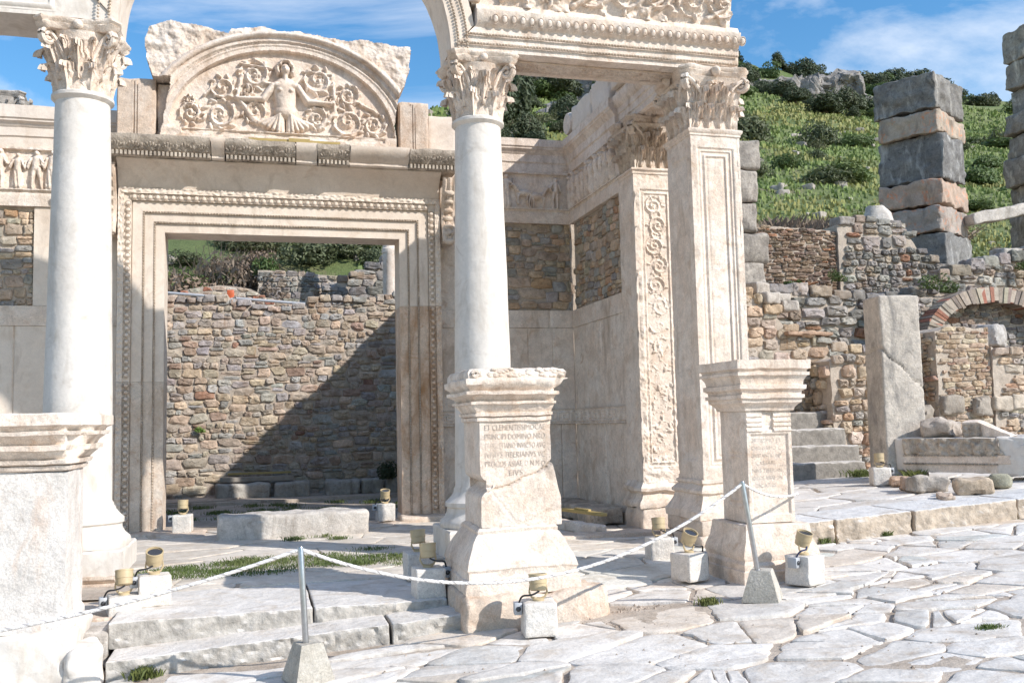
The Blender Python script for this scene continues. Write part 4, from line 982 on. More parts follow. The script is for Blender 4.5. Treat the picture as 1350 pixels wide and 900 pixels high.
def tymp(u,v):
    cx,b0=1.93,.16;s=np.hypot((u-cx)/1.62,(v-b0)/1.26)
    h=np.full(u.shape,.0)
    # mouldings of the arch
    h=np.where(s>1.0,.085,h);h=np.where(s>1.055,.10,h);h=np.where((s>1.075)&(s<1.085),.085,h);h=np.where(s>1.10,.125,h)
    h=np.where((s>1.15),.16+.03*np.sin(np.clip((s-1.15)/.06,0,1)*PI),h)
    rock=.13+.05*n2(u,v,2.2,4,7)+.02*n2(u,v,11,4,3);h=np.where(s>1.215,rock+.05*np.clip((.8-u)/.8,0,1),h)
    h=np.where((v<b0+.02)&(s<1.3),.10+.02*n2(u,v,5,3,4),h);h=np.where((v<b0)&(u>.5)&(u<3.4)&(v>.1),.08+.01*n2(u,v,6,3,2),h)
    # foliage scrolls
    g=np.zeros_like(h)
    for (x,y,r,hd,ph) in ((.62,.42,.15,1,0),(.60,.60,.08,-1,1),(1.02,.42,.215,1,2),(1.06,.83,.17,-1,.5),(1.50,1.05,.21,1,1.5),(1.50,.50,.17,-1,2),(2.42,1.03,.20,-1,.3),(2.86,.82,.165,1,2.2),(2.40,.45,.16,1,1),(2.86,.42,.215,-1,.7),(3.24,.40,.18,1,2.8),(1.40,.80,.09,1,.9),(2.62,.72,.08,-1,.2)):
        g=np.maximum(g,spiral(u,v,x,y,r,1.45,r*.19,.055,hd,ph));g=np.maximum(g,rosette(u,v,x,y,r*.46,.06,5 if r>.15 else 4))
        for k in range(9):
            a=k*.7+ph;g=np.maximum(g,bl(u,v,x+math.cos(a)*r*1.04,y+math.sin(a)*r*1.02,r*.30,r*.13,.052,a+.8))
    for (a,b_,c,d,r0,r1) in ((1.32,1.02,1.26,.70,.035,.03),(1.26,.70,1.50,.36,.03,.055),(1.50,.36,1.75,.28,.05,.04),(.80,.70,.96,.86,.02,.03),(2.64,1.0,2.66,.55,.03,.035),(2.66,.55,2.44,.30,.04,.04),(3.05,.7,3.3,.58,.03,.02),(1.75,1.15,1.3,1.2,.02,.02),(2.2,1.15,2.62,1.12,.02,.02)):
        g=np.maximum(g,cap_(u,v,a,b_,c,d,r0,r1,.05))
    g=g*(1.25+.35*n2(u,v,13,3,6));h=np.where(s<.985,h+g*np.clip((.985-s)*20,0,1)+.004*n2(u,v,22,3,3),h)
    # figure: head with curls, torso, outspread arms, leafy skirt
    f=np.zeros_like(h);X,B=1.94,.18
    f=np.maximum(f,bl(u,v,X,B+.96,.078,.10,.17))
    for k in range(15):
        a=-.5+k*(PI+1.0)/14;f=np.maximum(f,bl(u,v,X+math.cos(a)*.115,B+.97+math.sin(a)*.115,.036,.036,.14))
    for k in range(9):
        a=.1+k*(PI-.2)/8;f=np.maximum(f,bl(u,v,X+math.cos(a)*.075,B+1.02+math.sin(a)*.065,.03,.03,.165))
    f=np.maximum(f,bl(u,v,X,B+.945,.015,.032,.19)) # nose
    f=f-bl(u,v,X-.03,B+.97,.018,.012,.022)-bl(u,v,X+.03,B+.97,.018,.012,.022)-bl(u,v,X,B+.90,.024,.009,.018)
    f=np.maximum(f,cap_(u,v,X,B+.88,X,B+.76,.045,.06,.11))
    f=np.maximum(f,cap_(u,v,X-.13,B+.72,X+.13,B+.72,.065,.065,.125));f=np.maximum(f,cap_(u,v,X,B+.68,X,B+.34,.18,.135,.135))
    for sd in (-1,1):
        f=np.maximum(f,bl(u,v,X+sd*.08,B+.635,.055,.05,.16))
        f=np.maximum(f,cap_(u,v,X+sd*.18,B+.71,X+sd*.32,B+.50,.058,.05,.12));f=np.maximum(f,cap_(u,v,X+sd*.32,B+.50,X+sd*.66,B+.49,.05,.034,.115))
        f=np.maximum(f,bl(u,v,X+sd*.69,B+.50,.045,.034,.11))
        for k in range(5):
            a=.2+k*.22;f=np.maximum(f,cap_(u,v,X+sd*(.08+.02*k),B+.27-.01*k,X+sd*(.10+.07*k),B+.03+.03*k,.035,.04,.125-.012*k))
        f=np.maximum(f,cap_(u,v,X+sd*.07,B+.28,X+sd*.05,B+.03,.06,.05,.105))
    f=np.maximum(f,bl(u,v,X,B+.33,.16,.12,.14))
    h=np.maximum(h,f)
    return h
mb=MB();mb.relief((TX0,13.98,TZ0),X_,Z_,mY,TW,TH,.0105,tymp,.42,inpoly);mb.build('slab',M['marble'],t,ang=60)
mb=MB();mb.box(-.34+.2,.96+.2,13.74,13.80,5.765,5.80);mb.box(.42,.72,13.72,13.81,5.762,5.815);tag(mb.build('light_bar',M['yellow']),'thin yellow light bar lying on the cornice under the relief figure','light bar')
# upright blocks either side
def ublock(x0,x1,z0,z1,label,seed):
    mb=MB();mb.block(((x0+x1)/2,14.16,(z0+z1)/2),(x1-x0,.40,z1-z0),.06,.01,.006,4,seed)
    for gxx in (.40,.48): mb.box(x0+(x1-x0)*gxx,x0+(x1-x0)*gxx+.02,13.94,13.97,z0+.01,z1-.03)
    mb.relief((x0+.02,13.955,z0+.02),X_,Z_,mY,(x1-x0)*.36,z1-z0-.08,.03,lambda u,v:.015+.004*n2(u,v,5,3,seed),.0)
    mb.relief((x0+(x1-x0)*.55,13.955,z0+.02),X_,Z_,mY,(x1-x0)*.36,z1-z0-.1,.03,lambda u,v:.015+.004*n2(u,v,5,3,seed),.0)
    tag(mb.build('upright_block',M['marbler']),label,'marble block','upright blocks flanking the relief slab')
ublock(-1.94,-1.42,5.76,6.64,'upright grooved marble block on the cornice, left of the relief slab',5)
ublock(2.06,2.52,5.76,6.55,'upright grooved marble block on the cornice, right of the relief slab',6)
mb=MB();mb.block((-1.31,14.22,6.2),(.2,.3,.84),.06,.02,.01,4,9);tag(mb.build('filler_block',M['marble']),'narrow slanting filler block touching the left foot of the relief slab','marble block')
mb=MB();mb.block((2.76,14.3,6.09),(.44,.36,.66),.06,.02,.008,4,10);tag(mb.build('corner_block',M['marblep']),'low plain block above the door cornice beside the middle column','marble block')
# ================================================================== porch walls
def groove_slabs(W,H,xs,zs_,seed=0,crack=0):
    def f(u,v):
        h=.0025*n2(u,v,3,3,seed)
        for x in xs: h=h-.02*np.exp(-((u-x-.006*n2(0*u,v,3,2,seed+int(x*9)))/.007)**2)
        for z in zs_: h=h-.02*np.exp(-((v-z)/.007)**2)
        if crack:
            d=np.abs(u-crack-.35*(v-.2)*.35-.05*n2(0*u,v,2.5,3,seed));h=h-.018*np.exp(-(d/.008)**2)
        return h
    return f
def meander(u,v,H=.24,p=.21):
    """key pattern cut as a raised ribbon"""
    q=(u%p)/p;z=v/H;h=np.zeros_like(u);w=.11
    def bar(x0,x1,y0,y1): return ((q>=x0)&(q<=x1)&(z>=y0)&(z<=y1))*1.
    for b in ((0,.08,.2,.8),(0,.85,.74,.84),(.77,.87,.36,.8),(.3,.87,.34,.43),(.3,.39,.34,.62),(.3,.62,.55,.64),(0,1,.16,.24),(.92,1,.2,.8)):
        h=np.maximum(h,bar(*b))
    h=h*.012;h=np.where((z<.08)|(z>.93),.016,h);return h+.004*n2(u,v,12,3,3)
def frieze_fig(W,H,seed,beasts=()):
    rng=random.Random(seed);P=[];x=.1
    bz=[b for b in beasts]
    spec=[]
    while x<W-.05:
        if not any(abs(x-b[0])<.24 for b in bz): spec.append((x,H*rng.uniform(.84,.95),rng.random()<.6,rng.random()))
        x+=rng.uniform(.17,.24)
    def f(u,v):
        h=np.zeros_like(u)
        for (x,hh,dr,sd) in spec: h=np.maximum(h,person(u,v,x,.02,hh,.085,random.Random(int(sd*1e6)),dr))
        for b in bz: h=np.maximum(h,beast(u,v,b[0],.03+b[2],b[1],.08,b[3]))
        h=np.where(v>H-.035,.055,h);h=np.where(v<.02,.05,h)
        return h+.005*n2(u,v,20,3,seed)
    return f
def porchwall(label,O,U,N,W,seed,rx0,rx1,zt=6.22,slabs=(),beasts=(),old=False,rub=True,crack=0,mats=('marblep','marble')):
    """O: foot of the wall at its left end seen from the porch; rubble infill between rx0 and rx1"""
    O=np.asarray(O,float);U=np.asarray(U,float);N=np.asarray(N,float)
    t=thing('porch_wall',label,'wall',tuple(O),None);P=lambda u,z,n=0:O+U*u+N*n+np.array([0,0,z-O[2]])
    mm=M[mats[0]];mo=M[mats[1]]
    mb=MB();c=P(W/2,0,-.22);mb.box(*sorted((P(0,0,-.055)[0],P(W,0,-.42)[0])),*sorted((P(0,0,-.055)[1],P(W,0,-.42)[1])),O[2]-.1,zt-.06);mb.build('core',M['mortar'],t)
    mb=MB();mb.relief(P(0,O[2]),U,Z_,N,W,.16,.04,lambda u,v:.05+.004*n2(u,v,5,3,seed),.05);mb.build('plinth',M['marbler'],t)
    mb=MB();mb.relief(P(0,O[2]+.164),U,Z_,N,W,1.60-O[2]-.168,.02,groove_slabs(W,1.4,slabs,(),seed,0),.054);mb.build('lower_slabs',mo,t)
    mb=MB();mb.relief(P(0,1.60),U,Z_,N,W,.24,.0085,lambda u,v:.02+meander(u,v),.054);mb.build('key_pattern_band',M['dirtym'] if old else mo,t)
    mb=MB();mb.relief(P(0,1.844),U,Z_,N,W,3.146-1.844,.016,groove_slabs(W,1.3,[s*.93+.03 for s in slabs],(),seed+3,crack),.054);mb.build('upper_slabs',mm,t)
    mb=MB();mb.relief(P(0,3.15),U,Z_,N,W,.28,.03,lambda u,v:.012+groove_slabs(W,.28,[s+.3 for s in slabs],(),seed+5)(u,v)+.004*n2(u,v,6,3,seed),.06);mb.build('capping_course',mo,t)
    if rub:
        mb=MB();q=P(rx0,3.434,-.05);rubble(mb,q,U,N,rx1-rx0,lambda u:1.43,(.07,.19),(1.,2.4),PALW if not old else PALW,.03,seed+8,gap=.008);mb.build('rubble_infill',M['rubble'],t,ang=45)
    for a,b in ((0,rx0),(rx1,W)):
        if b-a>.06:
            mb=MB();mb.relief(P(a,3.434),U,Z_,N,b-a,4.85-3.438,.03,groove_slabs(b-a,1.4,(),(.62,),seed+9),.06);mb.build('plain_facing',mm,t)
    mb=MB();mb.relief(P(0,4.852),U,Z_,N,W,.226,.03,lambda u,v:.03+.003*n2(u,v,6,3,seed)-.018*np.exp(-((v-.2)/.006)**2),.07);mb.build('frieze_ledge',mo,t)
    mb=MB();mb.relief(P(0,5.08),U,Z_,N,W,.615,.0095,frieze_fig(W,.615,seed+2,beasts),.06);mb.build('figure_frieze',M['marble'],t)
    mb=MB();A=P(0,0,0);B=P(W,0,0);A[2]=B[2]=0
    mb.extr([(.0,5.70),(.03,5.70),(.03,5.84),(.05,5.86),(.05,5.98),(.07,6.0),(.08,6.03),(.12,6.06),(.12,6.08),(.14,6.10),(.14,zt),(-.5,zt),(-.5,5.70)],A,B,N,.08,jit(.005,4,seed));mb.build('crown_moulding',mm,t)
    return t
porchwall('porch wall right of the door, with rubble patch and animal relief frieze',(2.76,14.5,.2),X_,mY,2.19,3,.42,2.19,beasts=((1.62,.36,.0,1),(1.40,.34,.06,-1),(.80,.32,.0,-1)),slabs=(.45,1.5,1.95),crack=0,mats=('marble','marble'))
porchwall('bright porch wall left of the door, with rubble patch and figure frieze',(-5.2,14.5,.2),X_,mY,3.22,13,.0,2.12,zt=6.28,slabs=(.9,2.0,2.6))
porchwall('shaded side wall of the porch leading to the pilaster',(4.95,14.47,.2),mY,mX,2.20,23,.0,2.2,slabs=(.62,1.3),crack=1.0,beasts=(),old=False,mats=('marble','marble'))
# blocks lying on the side wall
mb=MB()
for (y0,y1,z0,z1,s) in ((12.35,13.1,6.25,6.70,3),(13.12,14.02,6.25,6.66,4)):
    mb.block((5.17,(y0+y1)/2,(z0+z1)/2),(.62,y1-y0-.01,z1-z0),.05,.03,.015,4,s)
tag(mb.build('wall_top_blocks',M['marblep']),'large cut blocks lying along the top of the shaded side wall','marble blocks')
mb=MB();th=np.linspace(0,1,6);mb.tube(np.array([(4.82+.3*q,14.16,6.44) for q in th]),[.17,.19,.19,.19,.19,.17],20);tag(mb.build('drum_piece',M['marble'],fn=jit(.01,6,4)),'short round stone drum lying in the corner on top of the porch wall','stone drum')
# upper part of the old stone capital seen beyond the left wall
mb=MB();capital(mb,-4.0,16.5,6.45,7.08,.3,None,.40,77);mb.lathe(-4.0,16.5,[(.30,.2),(.30,6.45)],32);tag(mb.build('far_column',M['rough'],ang=50),'weathered column top showing above the left porch wall against the sky','column')
# props in the niche
t=thing('loose_slab','old moulded slab lying against the foot of the side wall','slab',(4.6,12.9,.2))
mb=MB();mb.block((4.62,13.3,.33),(.5,1.9,.22),.05,.02,.015,5,8);mb.build('body',M['dirtym'],t)
mb=MB();mb.block((3.97,11.95,.27),(.18,1.35,.14),.04,.03,.012,5,9,(.96,.28,0),(-.28,.96,0));tag(mb.build('stone_bar',M['marble']),'narrow broken stone bar lying on the floor by the side wall','stone')
t=thing('floor_light','long yellow light fixture resting on the floor in the right porch corner','light fixture',(4.1,12.2,.3))
D=np.array([-.25,.97,0]);C0=np.array([4.19,12.1,.43])
mb=MB();mb.block(C0,(.10,1.0,.04),.2,.006,0,5,1,(.97,.25,0),D);mb.build('housing',M['yellow'],t)
mb=MB();mb.block(C0+(0.0,0,.03),(.05,.34,.03),.2,.004,0,5,1,(.97,.25,0),D);mb.build('bracket',M['yellow'],t)
# ledge course in front of the niche
mb=MB();mb.block((3.7,11.2,.20),(2.3,.34,.12),.05,.02,.012,5,12);tag(mb.build('floor_sill',M['marbler']),'low worn stone sill across the porch floor before the right corner','stone sill')

# ================================================================== inner room
top=lambda u:4.08+.10*math.sin(u*1.1+.6)+.06*math.sin(u*3.1)+ (.08 if u>4.2 else 0)
wall('rubble_wall','tall rubble wall closing the room behind the door, crossed by a diagonal shadow','wall',(-3.2,20.55,.2),X_,mY,8.6,top,.55,7,PAL,(.09,.22),(1.0,2.5),.038,capst=True)
wall('rubble_wall','side wall of the inner room, seen only behind the porch wall','wall',(5.12,14.95,.2),Y_,mX,5.6,lambda u:6.0+.05*math.sin(u*2),.5,17,PAL,(.16,.28),(1.1,2.5),.05)
wall('rubble_wall','left side wall of the inner room beyond the left door jamb','wall',(-4.3,20.5,.2),mY,X_,5.6,lambda u:3.2+.2*math.sin(u*1.3),.5,18,PAL,(.18,.3),(1.1,2.5),.05)
# long stone in the doorway
t0=MB();t0.block((.45,13.15,.34),(1.95,.55,.36),.035,.06,.02,4,21,(.9985,.055,0),(-.055,.9985,0));tag(t0.build('threshold_bench',M['rough']),'long rough rounded stone block lying across the doorway floor','stone block')
# row of low stones at the foot of the inner wall
for i,(pa,pb,ya,yb) in enumerate([(283,358,631,650),(360,411,628,648),(428,476,626,644),(476,508,628,645),(508,526,632,646)]):
    A=aZ(pa,yb,.24);B=aZ(pb,yb,.24);dd=np.linalg.norm(B-A);yy=19.75
    xa=aY(pa,yb,yy)[0];xb=aY(pb,yb,yy)[0]
    mb=MB();mb.block(((xa+xb)/2,yy+.22,.38),(xb-xa-.03,.42,.34),.05,.06,.025,4,31+i,c=(.8,.8,.78))
    tag(mb.build('foundation_stone',M['rough']),['leftmost and longest of the low stones along the inner wall foot, with planks on it','second low stone along the inner wall foot, carrying the plank end','rounded third low stone along the inner wall foot','fourth low stone along the inner wall foot, beside the dark bush','last short low stone, half hidden by the right door jamb'][i],'stone','low stones at the foot of the inner wall')
mb=MB();xa=aY(290,625,19.8)[0];xb=aY(388,625,19.8)[0];mb.box(xa,xb,19.9,20.15,.575,.66);tag(mb.build('plank',M['wood'],fn=jit(.006,3,2)),'grey plank lying on the low stones inside the room','plank')
mb=MB();xa=aY(300,617,20.1)[0];xb=aY(384,617,20.1)[0];mb.box(xa,xb,20.2,20.32,.70,.74);tag(mb.build('plank',M['yellow']),'thin yellowish plank behind the grey one, against the rubble wall','plank')
mb=MB();bush(mb,1500,.26,.22,.42,.03,5);o=mb.build('bush',M['leafd'],flat=True);p=aZ(511,640,.26);o.location=(p[0]*19.6/p[1],19.6,.55);tag(o,'small dark round bush at the foot of the inner rubble wall','bush')

# ================================================================== pedestals
def smoothprof(pts): return pts
def letters(lines,O,U,N,h,W,parent,name='inscription',mat='letters',lead=1.55):
    def txt(s):
        cu=bpy.data.curves.new('txt','FONT');cu.body=s;cu.size=h*1.42;cu.extrude=.0012;cu.resolution_u=2;cu.offset=-.0012*h/.048
        ob=bpy.data.objects.new('txt',cu);COL.objects.link(ob);dg=bpy.context.evaluated_depsgraph_get();me=bpy.data.meshes.new_from_object(ob.evaluated_get(dg))
        V=np.array([v.co[:] for v in me.vertices]);Fs=[list(p.vertices) for p in me.polygons];bpy.data.objects.remove(ob);return V,Fs
    for i,s in enumerate(lines):
        full,_=txt(s);x0f=full[:,0].min();w=full[:,0].max()-x0f;k=min(1,W/w) if len(s)>6 else 1;off=(W-w*k)/2;ws=s.split(' ')
        for j,wd in enumerate(ws):
            V,Fs=txt(wd);pre,_=txt(' '.join(ws[:j+1]));V=V.copy();V[:,0]+=pre[:,0].max()-V[:,0].max()-x0f
            P=np.asarray(O)+np.outer(V[:,0]*k+off,U)+np.outer(V[:,1]-i*h*lead,(0,0,1.))+np.outer(V[:,2]+.0006,N)
            mb=MB();mb.add(P,Fs);mb.build(name,M[mat],parent,ang=0,flat=True)
    return
    for i,s in enumerate(lines):
        w=V[:,0].max()-V[:,0].min();V[:,0]-=V[:,0].min();k=min(1,W/w) if len(s)>6 else 1
        off=(W-w*k)/2
        P=np.asarray(O)+np.outer(V[:,0]*k+off,U)+np.outer(V[:,1]-i*h*lead,(0,0,1.))+np.outer(V[:,2]+.0006,N)
        mb=MB();mb.add(P,Fs);mb.build(name,M[mat],parent,ang=0,flat=True)
# --- middle pedestal
t=thing('pedestal','broken inscribed marble pedestal standing in the middle, in front of the slim column','pedestal',(2.06,7.9,.25))
mb=MB();mb.block((2.16,7.93,.11),(1.24,1.20,.34),.035,.05,.03,4,71);mb.build('foundation',M['marbler'],t)
cr=lambda P:(P[...,0]-1.75)  # along the front
def crk(G):
    x,y,z=G[...,0],G[...,1],G[...,2]
    zc=np.interp(x,[1.72,1.84,1.96,2.10,2.22,2.36,2.40],[1.17,1.09,1.12,1.18,1.22,1.31,1.36])+.012*n2(x,y,14,3,5)
    d=(z-zc);below=np.clip(-d/.02,0,1)
    g=.022*np.exp(-(d/.010)**2)
    front=np.clip((7.70-y)/.06,0,1)
    notch=.10*np.exp(-((z-1.13)/.05)**2)*np.exp(-((x-1.75)/.07)**2)
    G=G.copy();cx,cy=2.06,7.9
    G[...,1]+=front*(g-.022*below);G[...,0]+=np.where(x<1.8,notch+g,0)+np.where(x>2.33,.03*below*0-g,0)
    # right lower corner bulge and diagonal second crack
    z2=np.interp(x,[1.84,1.95,2.06,2.2,2.36],[1.08,.95,.80,.86,.93]);d2=z-z2
    G[...,1]+=front*.008*np.exp(-(d2/.009)**2)
    G[...,0]+=np.where((x>2.30)&(z<1.32),.07*np.clip((1.32-z)/.3,0,1),0)
    return jit(.004,7,4)(G)
pf=[(.17,.28),(.175,.33),(.165,.40),(.15,.41),(.145,.46),(.155,.48),(.145,.52),(.13,.56),(.10,.62),(.07,.69),(.045,.735),(.03,.75),(.035,.775),(.02,.79),(.004,.80)]
mb=MB();mb.loft(2.06,7.9,.31,.31,[(-.05,.27)]+pf,.03,jit(.010,5,11),capb=True);mb.build('base',M['marble'],t)
mb=MB();mb.loft(2.06,7.9,.305,.305,[(0,.795+k*.0115) for k in range(76)],.0115,crk);mb.build('shaft',M['marble'],t,ang=60)
pc=[(0,1.655),(.016,1.66),(.018,1.688),(.004,1.692),(.032,1.70),(.036,1.722),(.018,1.727),(.028,1.745),(.058,1.785),(.06,1.795),(.078,1.797),(.08,1.818),(.050,1.822),(.062,1.845),(.10,1.872),(.12,1.875),(.122,1.902),(.086,1.906),(.098,1.93),(.132,1.955),(.136,1.998),(.132,2.005),(.11,2.012),(.112,2.06),(.09,2.085)]
def chipR(G):
    x,y,z=G[...,0],G[...,1],G[...,2];k=np.clip((x-2.36)/.1,0,1)*(y<8.0)
    G=G.copy();a=np.maximum(0,.05+.06*n2(x*0,z,5,3,4));G[...,0]-=k*a*(z<2.0);G[...,1]+=k*a*.7*(z<2.02);return jit(.006,8,9)(G)
mb=MB();mb.loft(2.06,7.9,.31,.31,pc,.02,chipR)
rg=random.Random(4)
for k in range(46):
    x=rg.uniform(1.70,2.44);z=rg.uniform(2.02,2.085);mb.dome((x,7.9-.31-.108,z),X_,Z_,mY,.028,.014,h=.012)
for k in range(50):
    x=rg.uniform(1.72,2.40);y=rg.uniform(7.55,8.25);mb.dome((x,y,2.083),X_,Y_,Z_,.09,.06,h=.014)
for xx in (1.70,): 
    th=np.linspace(0,4*PI,30);r=.035*(1-.7*th/th[-1]);mb.tube(np.c_[xx+r*np.cos(th),np.full(30,7.465),2.045+r*np.sin(th)],.008,5)
mb.build('cap',M['marble'],t,ang=50)
letters(['ET CLEMENTISSIMOCAE','PRINCIPI DOMINO NRO','DIOCLETIANO INVICTO AVG','IVNIVS TIBERIANVS VC','PROCOS ASIAE D N M Q','EIVS'],(1.80,7.592,1.585),X_,mY,.048,.52,t)
# --- right pedestal
t=thing('pedestal','inscribed marble pedestal with a complete moulded cap, in front of the square pillar','pedestal',(4.56,8.1,.2))
cx,cy=4.56,8.10
pf=[(.13,.14),(.135,.22),(.135,.27),(.12,.28),(.125,.33),(.115,.345),(.10,.36),(.115,.40),(.10,.46),(.07,.53),(.055,.62),(.052,.66),(.04,.67)]
mb=MB();mb.loft(cx,cy,.27,.28,pf,.03,jit(.009,5,21),capb=True);mb.build('base',M['marble'],t)
mb=MB()
mb.block((cx,cy,1.2),(.42,.46,1.1),.1,.01,.003,4,3)
def pb(u,v):
    W,H=.46,1.04;d=np.minimum(np.minimum(u-.0,W-u),np.minimum(v-.03,H-.20-v))
    h=steps(d,[(.035,.045,0,-.018)]);h=np.where(v>H-.20,0,h)
    for z in (.84,.89,.93,.98): h=h+np.where((np.abs(v-z)<.014)&((u<.16)|(u>.27)),.012,0)
    h=h-np.where((v>H-.2)&(u>.17)&(u<.27),.02+.02*n2(u,v,8,3,3),0)
    h=h-.05*np.maximum(0,.7+n2(u*0,v,4,3,5))*np.exp(-u/.018)*((v<.75)&(v>.1))
    return h+.003*n2(u,v,9,3,3)
mb.relief((cx-.23,cy-.25,.68),X_,Z_,mY,.46,1.04,.008,pb,.03)
def pl(u,v):
    W,H=.50,1.04;d=np.minimum(np.minimum(u,W-u),np.minimum(v-.05,H-.30-v))
    h=steps(d,[(.10,.108,0,-.01),(.13,.138,-.01,-.004),(.15,.158,-.004,-.014)]);return h+.002*n2(u,v,8,3,3)
mb.relief((cx-.23,cy+.25,.68),mY,Z_,mX,.50,1.04,.01,pl,.03)
mb.relief((cx+.23,cy-.25,.68),Y_,Z_,X_,.50,1.04,.02,pl,.03)
mb.build('shaft',M['marble'],t,ang=50)
pc=[(.0,1.70),(.012,1.705),(.018,1.73),(.045,1.76),(.066,1.775),(.070,1.81),(.088,1.813),(.090,1.845),(.066,1.849),(.072,1.88),(.094,1.893),(.102,1.898),(.104,1.935),(.080,1.94),(.086,1.975),(.112,2.02),(.126,2.024),(.128,2.052),(.108,2.056),(.112,2.075),(.134,2.085),(.136,2.165)]
mb=MB();mb.loft(cx,cy,.24,.265,pc,.025,jit(.0045,7,23));mb.build('cap',M['marble'],t)
letters(['FORTISSIMO ET','NOBILISSIMO C','CONSTANTIO INP','CAESARI','IVNIVS TIBERIAN','PROCOS ASIAE DN','DICATISS'],(cx-.175,cy-.25-.0185+.003,1.445),X_,mY,.036,.34,t,lead=1.9)
# --- left pedestal
t=thing('pedestal','large worn pedestal with rusty streaks, cut by the left edge of the photo','pedestal',(-1.64,7.78,0))
cx,cy=-1.66,7.78
mb=MB();mb.block((cx-.02,cy,.02),(.82,.80,.46),.03,.04,.02,5,81);mb.build('foundation',M['marblew'],t)
mb=MB();mb.loft(cx,cy,.33,.32,[(.02,.24),(.02,.30),(.005,.33)]+[(0,.34+k*.05) for k in range(21)]+[(0,1.37)],.03,jit(.009,4,33),capb=True);mb.build('shaft',stone('streaked_marble',(.64,.59,.54),(.71,.66,.61),(.57,.50,.44),2.2,.75,.6,30,(.50,.33,.22),.55),t)
pc=[(.0,1.37),(.02,1.38),(.028,1.408),(.008,1.412),(.05,1.425),(.06,1.452),(.035,1.457),(.05,1.475),(.09,1.51),(.095,1.52),(.12,1.522),(.126,1.556),(.085,1.561),(.10,1.59),(.14,1.625),(.165,1.63),(.17,1.655),(.140,1.66),(.15,1.68),(.18,1.695),(.19,1.70),(.188,1.775),(.17,1.785)]
def chL(G):
    x,y,z=G[...,0],G[...,1],G[...,2];k=np.clip((x+1.33)/.12,0,1)*np.clip((7.62-y)/.1,0,1)
    G=G.copy();a=.10*np.clip((z-1.42)/.1,0,1)+.03*n2(x*0,z,7,3,4);G[...,0]-=k*a;G[...,1]+=k*a*.6;return jit(.004,6,29)(G)
mb=MB();mb.loft(cx,cy,.33,.32,pc,.025,chL);mb.build('cap',M['marble'],t,ang=45)

# ================================================================== spot lamps
def arcpath(pts,n=18):
    pts=np.array(pts,float);t=np.linspace(0,1,n)[:,None];m=len(pts)
    if m==4: return (1-t)**3*pts[0]+3*t*(1-t)**2*pts[1]+3*t*t*(1-t)*pts[2]+t**3*pts[3]
    return (1-t)**2*pts[0]+2*t*(1-t)*pts[1]+t*t*pts[2]
def lamp(loc,rz,label,tilt=.5,turn=0,socket=1,size=.25,cab='cable',loops=1):
    t=thing('spotlight',label,'spotlight',tuple(loc),'beige spotlights on white stone cubes');t.rotation_euler=(0,0,rz)
    ORG[t]=np.zeros(3);h=size
    mb=MB();mb.block((0,0,h/2),(h,h,h),.03,.012,.003,9,int(abs(loc[0])*100)%97);mb.build('stone_cube',M['lampblock'],t)
    mb=MB();mb.lathe(0,0,[(.045,h),(.045,h+.012),(.03,h+.02)],20)
    T=np.array([math.cos(turn),math.sin(turn),0]);n=14
    a=np.linspace(-PI*.5,PI*.5,n)
    for s in (-1,1):
        mb.tube(np.array([T*s*.012+(0,0,h+.015),T*s*.05+(0,0,h+.025),T*s*.068+(0,0,h+.06),T*s*.068+(0,0,h+.125)]),.009,6)
    mb.build('bracket',M['lamp'],t)
    c=np.array([0,0,h+.13]);D=np.array([-T[1]*math.sin(tilt),T[0]*math.sin(tilt),math.cos(tilt)]);U=T;W=np.cross(D,U)
    mb=MB();aa=np.arange(28)*2*PI/28;G=[]
    for r,l in ((.0,-.055),(.054,-.055),(.064,-.047),(.066,-.0),(.070,.002),(.070,.055),(.072,.057),(.072,.07),(.064,.07),(.062,.055),(.0,.055)):
        r=max(r,.001);G.append(c+np.outer(np.cos(aa)*r,U)+np.outer(np.sin(aa)*r,W)+D*l)
    mb.grid(np.array(G).transpose(1,0,2),wrap=True);hd=mb.build('lamp_head',M['lamp'],t)
    ORG[hd]=np.zeros(3);mb=MB();G=[]
    for r in (.001,.03,.056): G.append(c+np.outer(np.cos(aa)*r,U)+np.outer(np.sin(aa)*r,W)+D*.058)
    mb.grid(np.array(G).transpose(1,0,2),wrap=True);mb.build('lens',M['lens'],hd)
    if socket:
        s=socket;mb=MB();mb.block((s*(h/2+.035),.0,h-.05),(.06,.09,.09),.2,.006,0,5,1);
        sb=mb.build('socket_box',M['socket'],t);ORG[sb]=np.zeros(3)
        mb=MB();mb.dome((s*(h/2+.035),-.046,h-.05),X_,Z_,mY,.02,.02,h=.012);mb.build('socket',M['lens'],sb)
    s=socket or 1
    mb=MB();p0=c-D*.05+W*.0
    p=arcpath([p0+np.array([0,-.05,0]),(s*.10,-.10,h+.02),(s*.13,-.05,h+.10),(s*(h/2+.03),-.02,h-.02)]);mb.tube(p,.0075,7)
    if loops>1:
        for k in range(loops):
            a=np.linspace(0,2*PI,22);mb.tube(np.c_[s*(h/2+.05)+.02*np.sin(a)+.012*k,-.03+.03*k+.035*np.cos(a),h-.14+.10*np.sin(a)],.007,6)
    mb.build('cable',M[cab],t)
    return t
def onz(px,py,z): p=aZ(px,py,z);return p
def lampat(px,pyb,z,half=.125,**k):
    p=aZ(px,pyb,z);d=math.hypot(p[0],p[1]);q=p*(1+half/d);return (q[0],q[1],z)
lamp(lampat(163,828,.06),R(12),'spotlight on the cube nearest the left pedestal, in front of the left column',.25,0,-1)
lamp(lampat(203,800,.20),R(10),'spotlight tilted left, just behind the one beside the left pedestal',-.45,0,-1)
lamp(lampat(241,703,.22,.13),R(-4),'spotlight just inside the left door jamb',.1,0,-1)
lamp(lampat(508,687,.24,.13),R(4),'spotlight inside the doorway by the right jamb',-.3,0,-1)
